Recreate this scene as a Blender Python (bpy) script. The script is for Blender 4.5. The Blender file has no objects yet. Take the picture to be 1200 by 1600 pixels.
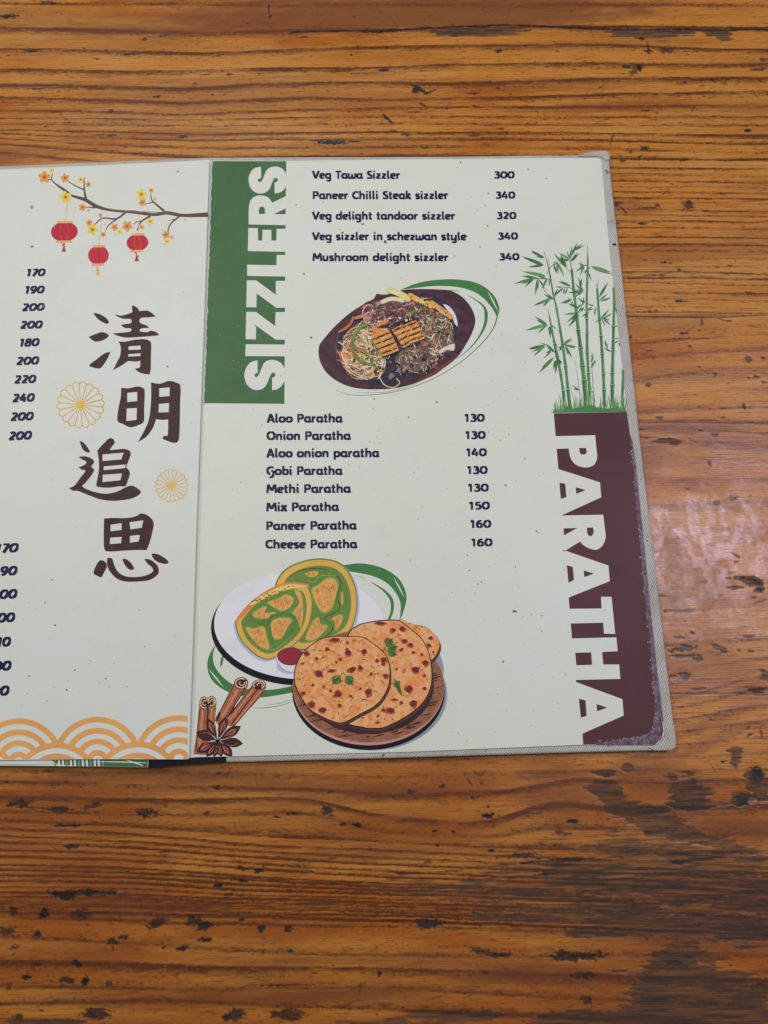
import bpy, math, random
import numpy as np
from mathutils import Vector, Matrix
from mathutils.geometry import tessellate_polygon

scene = bpy.context.scene
rng = random.Random(7)

# ------------------------------------------------------------------ camera
# solved from the corners of the menu board (A4 plus a cloth border)
F, PW, PH = 1202.0, 1200.0, 1600.0
AX = np.array([0.999804, -0.019477, -0.003289])           # world X seen by the camera (x right, y down, z forward)
AY = np.array([-0.024474, -0.968352, 0.248385])           # world Y
AX -= (AX @ AY) * AY / (AY @ AY)
AX /= np.linalg.norm(AX); AY /= np.linalg.norm(AY)
AZ = np.cross(AX, AY)
CAM_H = 0.364
CAM = np.array([0.0, 0.0, CAM_H])
ROT = np.stack([AX, AY, AZ])                              # cam (cv) -> world

cam_data = bpy.data.cameras.new('camera')
cam = bpy.data.objects.new('camera', cam_data)
scene.collection.objects.link(cam)
Mrot = ROT @ np.diag([1.0, -1.0, -1.0])
m4 = Matrix([list(Mrot[i]) + [CAM[i]] for i in range(3)] + [[0, 0, 0, 1]])
cam.matrix_world = m4
cam_data.sensor_fit = 'VERTICAL'
cam_data.sensor_height = 36.0
cam_data.lens = F / PH * 36.0
cam_data.clip_start = 0.01
cam_data.clip_end = 50.0
scene.camera = cam

def un(x, y, z=0.0):
    """photo point -> world point on the level plane at height z"""
    d = ROT @ np.array([x - PW / 2, y - PH / 2, F])
    t = (z - CAM_H) / d[2]
    return CAM + t * d

# ------------------------------------------------------------------ light
world = bpy.data.worlds.new('World')
scene.world = world
world.use_nodes = True
bg = world.node_tree.nodes['Background']
bg.inputs['Color'].default_value = (0.93, 0.97, 1.0, 1)
bg.inputs['Strength'].default_value = 0.15

def area(name, loc, target, sx, sy, power, col):
    l = bpy.data.lights.new(name, 'AREA')
    l.shape = 'RECTANGLE'; l.size = sx; l.size_y = sy
    l.energy = power; l.color = col
    o = bpy.data.objects.new(name, l)
    scene.collection.objects.link(o)
    o.location = loc
    o.rotation_euler = (Vector(target) - Vector(loc)).to_track_quat('-Z', 'Y').to_euler()
    return o
area('ceiling_light', (-0.42, 0.60, 1.02), (0.0, 0.08, 0.0), 0.75, 0.45, 6.4, (1.0, 0.975, 0.93))
# the window whose sheen shows in the varnish at the right
_p = un(1095, 850, 0.0)
_d = _p - CAM
_r = np.array([_d[0], _d[1], -_d[2]]); _r /= np.linalg.norm(_r)
_l = _p + _r * 1.3
area('window_light', tuple(_l), tuple(_p), 0.24, 0.31, 5.9, (0.80, 0.76, 1.0))

scene.view_settings.view_transform = 'Standard'
scene.view_settings.look = 'None'
scene.view_settings.exposure = 0.0
scene.view_settings.gamma = 1.0
scene.view_settings.use_curve_mapping = False

# ------------------------------------------------------------------ helpers
LSCALE = 0.62
def lin(c):
    c = c / 255.0
    return c / 12.92 if c <= 0.04045 else ((c + 0.055) / 1.055) ** 2.4
def alb(rgb, k=1.0):
    return tuple(min(0.9, lin(c) / LSCALE * k) for c in rgb) + (1.0,)

def new_mat(name):
    m = bpy.data.materials.new(name)
    m.use_nodes = True
    nt = m.node_tree
    b = nt.nodes['Principled BSDF']
    return m, nt, b
def node(nt, typ, **kw):
    n = nt.nodes.new(typ)
    for k, v in kw.items():
        if k.startswith('i_'):
            n.inputs[k[2:]].default_value = v
        else:
            setattr(n, k, v)
    return n
def mixc(nt, fac, a, b, mode='MIX'):
    n = nt.nodes.new('ShaderNodeMix'); n.data_type = 'RGBA'; n.blend_type = mode
    for idx, v in ((0, fac), (6, a), (7, b)):
        if isinstance(v, (tuple, float, int)):
            n.inputs[idx].default_value = v
        else:
            nt.links.new(v, n.inputs[idx])
    return n.outputs[2]
def ramp(nt, src, a, b):
    n = nt.nodes.new('ShaderNodeMapRange'); n.interpolation_type = 'SMOOTHSTEP'
    n.inputs['From Min'].default_value = a; n.inputs['From Max'].default_value = b
    nt.links.new(src, n.inputs['Value'])
    return n.outputs['Result']
def tex(nt, scale, detail=3.0, rough=0.55, vec=None, stretch=None, dist=0.0):
    n = nt.nodes.new('ShaderNodeTexNoise')
    n.inputs['Scale'].default_value = scale
    n.inputs['Detail'].default_value = detail
    n.inputs['Roughness'].default_value = rough
    n.inputs['Distortion'].default_value = dist
    co = nt.nodes.new('ShaderNodeTexCoord').outputs['Object']
    if stretch:
        mp = nt.nodes.new('ShaderNodeMapping')
        mp.inputs['Scale'].default_value = stretch
        nt.links.new(co, mp.inputs['Vector']); co = mp.outputs['Vector']
    nt.links.new(co, n.inputs['Vector'])
    return n.outputs['Fac']

INKS = {}
def ink(rgb, rgb2=None, scale=900.0, k=1.0, rough=0.42, name=None):
    """printed ink with a little print grain; rgb2 gives a second mottled colour"""
    key = (rgb, rgb2, scale, k)
    if key in INKS: return INKS[key]
    m, nt, b = new_mat(name or 'print_ink')
    lum = lin(rgb[0]) * .3 + lin(rgb[1]) * .6 + lin(rgb[2]) * .1
    k *= 0.76 + 0.30 * min(1.0, lum / .4)                  # print is contrastier than it looks under gloss
    a = alb(rgb, k)
    g = tex(nt, 1800.0, 2.0)
    if rgb2:
        f = ramp(nt, tex(nt, scale, 4.0, 0.6), 0.36, 0.64)
        base = mixc(nt, f, a, alb(rgb2, k))
    else:
        base = a
    dark = tuple(c * 0.86 for c in a[:3]) + (1,)
    f2 = ramp(nt, tex(nt, 45.0, 5.0, 0.65), 0.40, 0.75)
    if rgb2:
        c = mixc(nt, 0.0, base, base)
    else:
        c = mixc(nt, f2, base, dark)
    c = mixc(nt, ramp(nt, g, 0.58, 0.75), c, mixc(nt, 0.05, c, (0.5, 0.5, 0.5, 1)))
    nt.links.new(c, b.inputs['Base Color'])
    b.inputs['Roughness'].default_value = rough
    b.inputs['Specular IOR Level'].default_value = 0.12
    INKS[key] = m
    return m

def paper_mat(name, rgb, grime=1.0):
    m, nt, b = new_mat(name)
    a = alb(rgb)
    big = ramp(nt, tex(nt, 9.0, 6.0, 0.6), 0.35, 0.7)
    c = mixc(nt, big, a, (a[0] * 1.0, a[1] * 0.965, a[2] * 0.90, 1))
    mid = ramp(nt, tex(nt, 60.0, 5.0, 0.7), 0.48, 0.8)
    c = mixc(nt, mid, c, (a[0] * 0.94, a[1] * 0.935, a[2] * 0.92, 1))
    sp = ramp(nt, tex(nt, 520.0, 2.0, 0.5), 0.70, 0.76)
    c = mixc(nt, sp, c, (a[0] * 0.8, a[1] * 0.78, a[2] * 0.74, 1))
    fine = tex(nt, 2600.0, 2.0)
    c = mixc(nt, ramp(nt, fine, 0.3, 0.9), c, (a[0] * 0.93, a[1] * 0.93, a[2] * 0.93, 1))
    nt.links.new(c, b.inputs['Base Color'])
    r = node(nt, 'ShaderNodeMapRange'); r.inputs['To Min'].default_value = 0.36; r.inputs['To Max'].default_value = 0.55
    nt.links.new(tex(nt, 30.0, 5.0, 0.7), r.inputs['Value'])
    nt.links.new(r.outputs['Result'], b.inputs['Roughness'])
    b.inputs['Specular IOR Level'].default_value = 0.35
    bp = node(nt, 'ShaderNodeBump', i_Strength=0.12, i_Distance=0.0006)
    nt.links.new(tex(nt, 25.0, 4.0, 0.6), bp.inputs['Height'])
    nt.links.new(bp.outputs['Normal'], b.inputs['Normal'])
    return m

def link_obj(name, me, parent=None):
    o = bpy.data.objects.new(name, me)
    scene.collection.objects.link(o)
    if parent:
        o.parent = parent
        if parent.type == 'EMPTY': o.matrix_parent_inverse = Matrix.Translation(-parent.location)
    return o

# ---- 2D outline tools, in photo points -------------------------------------
def spline(pts, closed=True, n=6):
    """Catmull-Rom; a point with a third value 1 stays a corner"""
    N = len(pts)
    out = []
    P = [np.array(p[:2], float) for p in pts]
    C = [len(p) > 2 and p[2] == 1 for p in pts]
    segs = N if closed else N - 1
    for i in range(segs):
        p1, p2 = P[i], P[(i + 1) % N]
        c1, c2 = C[i], C[(i + 1) % N]
        if c1 and c2:
            out.append(tuple(p1)); continue
        p0 = P[(i - 1) % N] if (closed or i > 0) else p1
        p3 = P[(i + 2) % N] if (closed or i + 2 < N) else p2
        if c1: p0 = p1
        if c2: p3 = p2
        for k in range(n):
            t = k / n
            q = 0.5 * ((2 * p1) + (p2 - p0) * t + (2 * p0 - 5 * p1 + 4 * p2 - p3) * t * t + (3 * p1 - p0 - 3 * p2 + p3) * t ** 3)
            out.append((q[0], q[1]))
    if not closed: out.append(tuple(P[-1]))
    return out
def cor(pts): return [(p[0], p[1], 1) for p in pts]
def ell(cx, cy, rx, ry, ang=0.0, n=36, a0=0.0, a1=360.0):
    ca, sa = math.cos(math.radians(ang)), math.sin(math.radians(ang))
    full = abs(a1 - a0) >= 360
    N = n if full else n + 1
    out = []
    for i in range(N):
        t = math.radians(a0 + (a1 - a0) * i / n)
        x, y = rx * math.cos(t), ry * math.sin(t)
        out.append((cx + x * ca - y * sa, cy + x * sa + y * ca))
    return out
def blob(cx, cy, r, jit=0.25, n=10, asp=1.0, ang=0.0):
    pts = []
    for i in range(n):
        t = 2 * math.pi * i / n
        k = r * (1 + rng.uniform(-jit, jit))
        x, y = k * math.cos(t), k * math.sin(t) * asp
        ca, sa = math.cos(ang), math.sin(ang)
        pts.append((cx + x * ca - y * sa, cy + x * sa + y * ca))
    return spline(pts, True, 3)
def lens(x0, y0, x1, y1, w, bias=0.4, n=8):
    dx, dy = x1 - x0, y1 - y0
    L = math.hypot(dx, dy) or 1
    nx, ny = -dy / L, dx / L
    up, dn = [], []
    for i in range(n + 1):
        t = i / n
        k = math.sin(math.pi * t ** (math.log(0.5) / math.log(bias))) * w / 2
        up.append((x0 + dx * t + nx * k, y0 + dy * t + ny * k))
        if 0 < i < n: dn.append((x0 + dx * t - nx * k, y0 + dy * t - ny * k))
    return up + dn[::-1]
def scale_poly(pts, k, c=None):
    if c is None:
        c = (sum(p[0] for p in pts) / len(pts), sum(p[1] for p in pts) / len(pts))
    return [(c[0] + (p[0] - c[0]) * k, c[1] + (p[1] - c[1]) * k) for p in pts]
def clip_half(poly, p, nrm):
    """keep the side where (q-p).nrm >= 0"""
    out = []
    for i in range(len(poly)):
        a, b = poly[i], poly[(i + 1) % len(poly)]
        da = (a[0] - p[0]) * nrm[0] + (a[1] - p[1]) * nrm[1]
        db = (b[0] - p[0]) * nrm[0] + (b[1] - p[1]) * nrm[1]
        if da >= 0: out.append(a)
        if (da >= 0) != (db >= 0):
            t = da / (da - db)
            out.append((a[0] + (b[0] - a[0]) * t, a[1] + (b[1] - a[1]) * t))
    return out
class Zm:
    """coordinates read off an enlarged crop of the photograph"""
    def __init__(s, x, y, k): s.x, s.y, s.k = x, y, k
    def __call__(s, pts): return [(s.x + p[0] / s.k, s.y + p[1] / s.k) + tuple(p[2:3]) for p in pts]
    def p(s, x, y): return (s.x + x / s.k, s.y + y / s.k)

class Print:
    """flat ink on a page: layered outlines, each a hair above the one below"""
    STEP = 0.64e-6
    def __init__(s, zpage, lift=4e-5):
        s.z0, s.lift, s.v, s.f, s.mi, s.mats = zpage, lift * 0.4, [], [], [], []
    def mat(s, m):
        if m not in s.mats: s.mats.append(m)
        return s.mats.index(m)
    def w(s, p):
        q = un(p[0], p[1], s.z0)
        return (q[0], q[1], s.z0 + s.lift)
    def poly(s, pts, m, holes=()):
        loops = [list(pts)] + [list(h) for h in holes]
        flat = [p for l in loops for p in l]
        base = len(s.v)
        tris = tessellate_polygon([[Vector((p[0], p[1], 0)) for p in l] for l in loops])
        s.v += [s.w(p) for p in flat]
        k = s.mat(m)
        for t in tris:
            a, b, c = (flat[i] for i in t)
            cr = (b[0] - a[0]) * (c[1] - a[1]) - (b[1] - a[1]) * (c[0] - a[0])
            if abs(cr) < 1e-9: continue
            t = tuple(t) if cr < 0 else tuple(t)[::-1]     # photo y runs down
            s.f.append(tuple(base + i for i in t)); s.mi.append(k)
        s.lift += s.STEP
    def ribbon(s, pts, w, m, smooth=True, n=5, cap=True):
        if not isinstance(w, (list, tuple)): w = [w] * len(pts)
        if smooth and len(pts) > 2:
            q = spline([p[:2] for p in pts], False, n)
            ww = [np.interp(i / n, range(len(w)), w) for i in range(len(q))]
        else:
            q = [tuple(p[:2]) for p in pts]; ww = list(w)
        L, R = [], []
        N = len(q)
        for i in range(N):
            a, b = q[max(0, i - 1)], q[min(N - 1, i + 1)]
            dx, dy = b[0] - a[0], b[1] - a[1]
            l = math.hypot(dx, dy) or 1
            nx, ny = -dy / l, dx / l
            L.append((q[i][0] + nx * ww[i] / 2, q[i][1] + ny * ww[i] / 2))
            R.append((q[i][0] - nx * ww[i] / 2, q[i][1] - ny * ww[i] / 2))
        base = len(s.v)
        s.v += [s.w(p) for p in L] + [s.w(p) for p in R]
        k = s.mat(m)
        for i in range(N - 1):
            a, b, c, d = L[i], L[i + 1], R[i + 1], R[i]
            s.f.append((base + i, base + i + 1, base + N + i + 1, base + N + i)); s.mi.append(k)
        s.lift += s.STEP
        if cap:
            for e, wd in ((q[0], ww[0]), (q[-1], ww[-1])):
                if wd > 1.2: s.poly(ell(e[0], e[1], wd / 2, wd / 2, n=10), m)
    def outline(s, pts, w, m):
        s.ribbon(list(pts) + [pts[0]], w, m, smooth=False, cap=False)
    def build(s, name, parent):
        me = bpy.data.meshes.new(name)
        me.from_pydata(s.v, [], s.f)
        for m in s.mats: me.materials.append(m)
        me.polygons.foreach_set('material_index', s.mi)
        me.update()
        # faces all look up
        nz = np.zeros(len(me.polygons) * 3); me.polygons.foreach_get('normal', nz)
        fl = [i for i, z in enumerate(nz[2::3]) if z < 0]
        if fl:
            import bmesh
            bm = bmesh.new(); bm.from_mesh(me); bm.faces.ensure_lookup_table()
            bmesh.ops.reverse_faces(bm, faces=[bm.faces[i] for i in fl]); bm.to_mesh(me); bm.free()
        return link_obj(name, me, parent)

def slab(name, pts, z0, z1, mats, parent, bevel=0.0004, seg=2):
    """a board: outline in photo points, its top face at z1"""
    import bmesh
    bm = bmesh.new()
    P = [un(p[0], p[1], z1) for p in pts]
    top = [bm.verts.new((p[0], p[1], z1)) for p in P]
    bot = [bm.verts.new((p[0], p[1], z0)) for p in P]
    n = len(P)
    bm.faces.new(top); bm.faces.new(bot[::-1])
    for i in range(n):
        j = (i + 1) % n
        bm.faces.new((top[j], top[i], bot[i], bot[j]))
    bmesh.ops.recalc_face_normals(bm, faces=bm.faces)
    if bevel:
        ed = [e for e in bm.edges if abs(e.verts[0].co.z - z1) < 1e-9 and abs(e.verts[1].co.z - z1) < 1e-9]
        bmesh.ops.bevel(bm, geom=ed, offset=bevel, segments=seg, affect='EDGES', profile=0.5)
    me = bpy.data.meshes.new(name); bm.to_mesh(me); bm.free()
    for m in mats: me.materials.append(m)
    return link_obj(name, me, parent)
# ------------------------------------------------------------------ the wooden table
def vnoise(U, V, seed):
    """value noise on arrays"""
    r = np.random.RandomState(seed).rand(256, 256)
    iu, iv = np.floor(U).astype(int), np.floor(V).astype(int)
    fu, fv = U - iu, V - iv
    fu = fu * fu * (3 - 2 * fu); fv = fv * fv * (3 - 2 * fv)
    a, b = r[iu % 256, iv % 256], r[(iu + 1) % 256, iv % 256]
    c, d = r[iu % 256, (iv + 1) % 256], r[(iu + 1) % 256, (iv + 1) % 256]
    return (a * (1 - fu) + b * fu) * (1 - fv) + (c * (1 - fu) + d * fu) * fv
def fbm(U, V, seed, oct=4, g=0.5):
    s, a, n = 0, 1.0, 0
    for i in range(oct):
        s = s + a * vnoise(U * 2 ** i + 17.3 * i, V * 2 ** i + 5.1 * i, seed + i); n += a; a *= g
    return s / n                                                     # 0..1, mean .5
def sstep(x, a, b):
    t = np.clip((x - a) / (b - a), 0, 1)
    return t * t * (3 - 2 * t)

def mm(x, y):
    p = un(x, y, 0.0)
    return p[0] * 1000, -p[1] * 1000                                  # table plane in mm, v grows towards the viewer

def axis(lo, hi, step, end_lo, end_hi):
    core = list(np.arange(lo, hi, step))
    a, s, x = [], step, lo
    while x > end_lo:
        s *= 1.12; x -= s; a.append(max(x, end_lo))
    b, s, x = [], step, core[-1]
    while x < end_hi:
        s *= 1.12; x += s; b.append(min(x, end_hi))
    return np.array(a[::-1] + core + b)
c4 = [mm(0, 0), mm(1200, 0), mm(0, 1600), mm(1200, 1600)]
STEP = 0.5
ua = axis(min(c[0] for c in c4) - 3, max(c[0] for c in c4) + 3, STEP, -520, 560)
va = axis(min(c[1] for c in c4) - 3, max(c[1] for c in c4) + 3, STEP, -520, 330)
NU, NV = len(ua), len(va)
U, V = np.meshgrid(ua, va, indexing='ij')                            # [NU, NV]

# year rings: dark late-wood lines traced across the boards
rings, strength = [], []
def R(*pts, a=1.0): rings.append([mm(x, y) for x, y in pts]); strength.append(a)
R((-200, -60), (1400, -60)); R((-200, -22), (600, -18), (1400, -20)); R((-200, 4), (500, 10), (1400, 8))
R((0, 42), (300, 50), (500, 46), (600, 47), (900, 40), (1200, 45))
R((0, 75), (150, 78), (300, 82), (420, 80), (600, 73), (900, 68), (1200, 78))
R((0, 108), (200, 113), (400, 108), (600, 106), (720, 99), (900, 97), (1200, 99))
R((0, 133), (180, 136), (300, 139), (420, 131), (520, 128), (700, 129), (900, 122), (1200, 120))
R((0, 153), (300, 160), (460, 151), (600, 155), (800, 150), (1000, 145), (1200, 142))
R((0, 172), (300, 178), (500, 170), (800, 166), (1200, 165))
R((0, 184), (300, 186), (500, 183), (800, 182), (1200, 182))
R((0, 194), (300, 197), (600, 195), (900, 196), (1200, 197))
R((0, 201), (300, 208), (600, 206), (900, 207), (1200, 211))
R((0, 208), (100, 213), (300, 219), (600, 217), (900, 220), (1200, 226))
R((0, 215), (100, 223), (300, 232), (600, 229), (900, 233), (1200, 238))
R((0, 224), (100, 234), (300, 247), (600, 243), (900, 246), (1200, 250))
R((0, 236), (100, 248), (300, 261), (600, 256), (900, 259), (1200, 262))
rr = random.Random(3)
y = 270.0
while y < 490:
    w = rr.uniform(-2, 2)
    R((0, y - 10), (900, y), (1000, y + w), (1100, y + 1 + rr.uniform(-2, 2)), (1200, y + 4), a=rr.choice((.6, .75, .95)))
    y += rr.uniform(7.0, 12.5)
for yl, y0, y1, y2 in ((490, 494, 497, 492), (510, 512, 515, 508), (530, 536, 530, 524), (555, 562, 552, 548), (590, 592, 580, 574), (620, 628, 612, 606),
                       (640, 648, 640, 634), (655, 661, 660, 662), (668, 671, 672, 680), (680, 682, 690, 700), (705, 704, 716, 722), (740, 745, 752, 748), (790, 795, 788, 786),
                       (850, 850, 842, 840), (910, 915, 905, 902), (950, 955, 950, 946), (985, 992, 984, 978), (1005, 1012, 1004, 1000), (1024, 1030, 1022, 1016), (1044, 1050, 1044, 1030), (1062, 1070, 1062, 1046)):
    R((0, yl), (1000, y0), (1100, y1), (1200, y2), a=.8 if yl in (490, 655, 668) else rr.choice((.45, .55, .7)))
for k, yl in enumerate((1082, 1096, 1112, 1130, 1147, 1163, 1180)):
    R((0, yl), (900, yl + 6), (1050, yl + 12 + k * 2), (1130, yl - 10 + k * 5), (1200, yl - 32 + k * 9), a=.6)
R((0, 1205), (300, 1208), (600, 1212), (800, 1203), (950, 1206), (1080, 1196), (1200, 1176))
R((0, 1222), (300, 1228), (500, 1231), (600, 1240), (800, 1236), (900, 1212), (1000, 1222), (1200, 1214))
R((0, 1246), (300, 1248), (480, 1243), (600, 1277), (760, 1290), (860, 1250), (960, 1262), (1200, 1256))
R((0, 1270), (300, 1274), (480, 1268), (600, 1306), (760, 1312), (860, 1292), (1000, 1298), (1200, 1304))
low = [(1283, 1318), (1293, 1330), (1303, 1341), (1314, 1352), (1326, 1362), (1337, 1371), (1348, 1379), (1358, 1386), (1367, 1392), (1376, 1398), (1384, 1404),
       (1392, 1410), (1399, 1415), (1406, 1420), (1412, 1425), (1418, 1430), (1424, 1436)]
for a, b in low:
    w = [rr.uniform(-2, 2) for _ in range(3)]
    R((0, a), (200, a + (b - a) * .25 + w[0]), (400, a + (b - a) * .7 + w[1]), (600, b), (800, b + 7 + w[2]), (1000, b + 14), (1200, b + 26), a=1.2)
R((0, 1432), (300, 1442), (600, 1446), (900, 1454), (1200, 1470))
R((0, 1462), (200, 1475), (400, 1490), (600, 1494), (800, 1493), (1000, 1490), (1200, 1494))
R((0, 1500), (300, 1512), (600, 1513), (900, 1520), (1200, 1530))
R((0, 1545), (300, 1550), (600, 1540), (900, 1560), (1200, 1572))
R((0, 1572), (300, 1568), (600, 1575), (900, 1592), (1200, 1605))
R((0, 1615), (600, 1620), (1200, 1640))
y = 1660
while y < 2600:
    R((0, y), (600, y + 8), (1200, y + 20)); y += rr.uniform(18, 60)
lines = np.array([np.interp(ua, [p[0] for p in r], [p[1] for p in r]) for r in rings])   # [K, NU]
kern = np.exp(-(np.arange(-70, 71) / 26.0) ** 2); kern /= kern.sum()
lines = np.array([np.convolve(np.pad(l, 70, mode='edge'), kern, 'valid') for l in lines])   # grain never kinks
lines = np.maximum.accumulate(lines + np.arange(len(rings))[:, None] * 1e-3, axis=0)
Vw = V + (fbm(U / 95, V / 20, 11, 3) - .5) * 2.6 + (fbm(U / 14, V / 6, 21, 3) - .5) * 0.55
PH_ = np.empty_like(V); GAP = np.empty_like(V)
ks = np.arange(len(rings), dtype=float)
for i in range(NU):
    PH_[i] = np.interp(Vw[i], lines[:, i], ks)
    gi = np.clip(PH_[i].astype(int), 0, len(rings) - 2)
    GAP[i] = lines[gi + 1, i] - lines[gi, i]
far = (V < lines[0][:, None]) | (V > lines[-1][:, None])
PH_ = np.where(far, V / 9.0, PH_)
GAP = np.where(far, 9.0, np.clip(GAP, 1.0, 60))
fr = PH_ - np.floor(PH_)                                             # 0 at a line
k0 = np.floor(PH_).astype(int)
amp = np.random.RandomState(5).rand(4000) * 0.45 + 0.6
amp[:len(strength)] *= np.array(strength)
A_lo, A_hi = amp[k0 % 4000], amp[(k0 + 1) % 4000]
d_lo, d_hi = fr * GAP, (1 - fr) * GAP                                # mm after / before a line
wid = np.clip(GAP * 0.28, 0.8, 2.6)
sd = np.random.RandomState(8).rand(4000)
S_lo, S_hi = np.where(sd[k0 % 4000] < .55, 1.25, .34), np.where(sd[(k0 + 1) % 4000] < .55, .34, 1.25)
late = np.maximum(np.exp(-(d_lo / (wid * S_lo)) ** 1.5) * A_lo, np.exp(-(d_hi / (wid * S_hi)) ** 1.5) * A_hi)
late *= 0.55 + 0.9 * fbm(U / 30, V / 3.2, 31, 4)
fib = fbm(U / 26, V / 0.55, 41, 3) - .5                              # long fibres
fib2 = fbm(U / 8, V / 0.9, 47, 3) - .5
late = np.clip(late + fib * 0.5 + fib2 * .34, 0, 1.2)
fleck = sstep(fbm(U / 1.5, V / .62, 101, 3), .60, .74)
late = np.clip(late + .34 * fleck * (.4 + fbm(U / 20, V / 8, 103, 2)), 0, 1.2)
warm = fbm(U / 70, V / 13, 51, 4)                                    # orange / tan drift along the boards
tone = np.clip((warm - .5) * 2.4, -1, 1)

def spot(x, y, rx, ry, ang=0.0, rag=0.35, soft=0.25, fu=3.0, fv=1.2, seed=0):
    """ragged patch centred at a photo point; radii in photo points"""
    u0, v0 = mm(x, y)
    s = (mm(x + 5, y)[0] - mm(x - 5, y)[0]) / 10
    rx, ry = rx * s, ry * s
    R_ = max(rx, ry) * 1.9 + 1.0
    i0, i1 = np.searchsorted(ua, (u0 - R_, u0 + R_)); j0, j1 = np.searchsorted(va, (v0 - R_, v0 + R_))
    sl = (slice(i0, i1), slice(j0, j1))
    uu, vv = U[sl] - u0, V[sl] - v0
    ca, sa = math.cos(math.radians(ang)), math.sin(math.radians(ang))
    a, b = (uu * ca + vv * sa) / max(rx, .3), (-uu * sa + vv * ca) / max(ry, .3)
    d = np.sqrt(a * a + b * b) + (fbm(U[sl] / fu + seed * 3.7, V[sl] / fv + seed, 61, 4, 0.6) - .5) * 2 * rag
    return sl, 1 - sstep(d, 1 - soft, 1 + soft)
pit = np.zeros_like(V); wear = np.zeros_like(V); red = np.zeros_like(V); scuff = np.zeros_like(V); pale = np.zeros_like(V)
def add(arr, x, y, rx, ry, ang=0, s=1.0, **k):
    sl, m = spot(x, y, rx, ry, ang, seed=int(x * 7 + y) % 97, **k)
    if m.size: arr[sl] = np.maximum(arr[sl], m * s)

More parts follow.
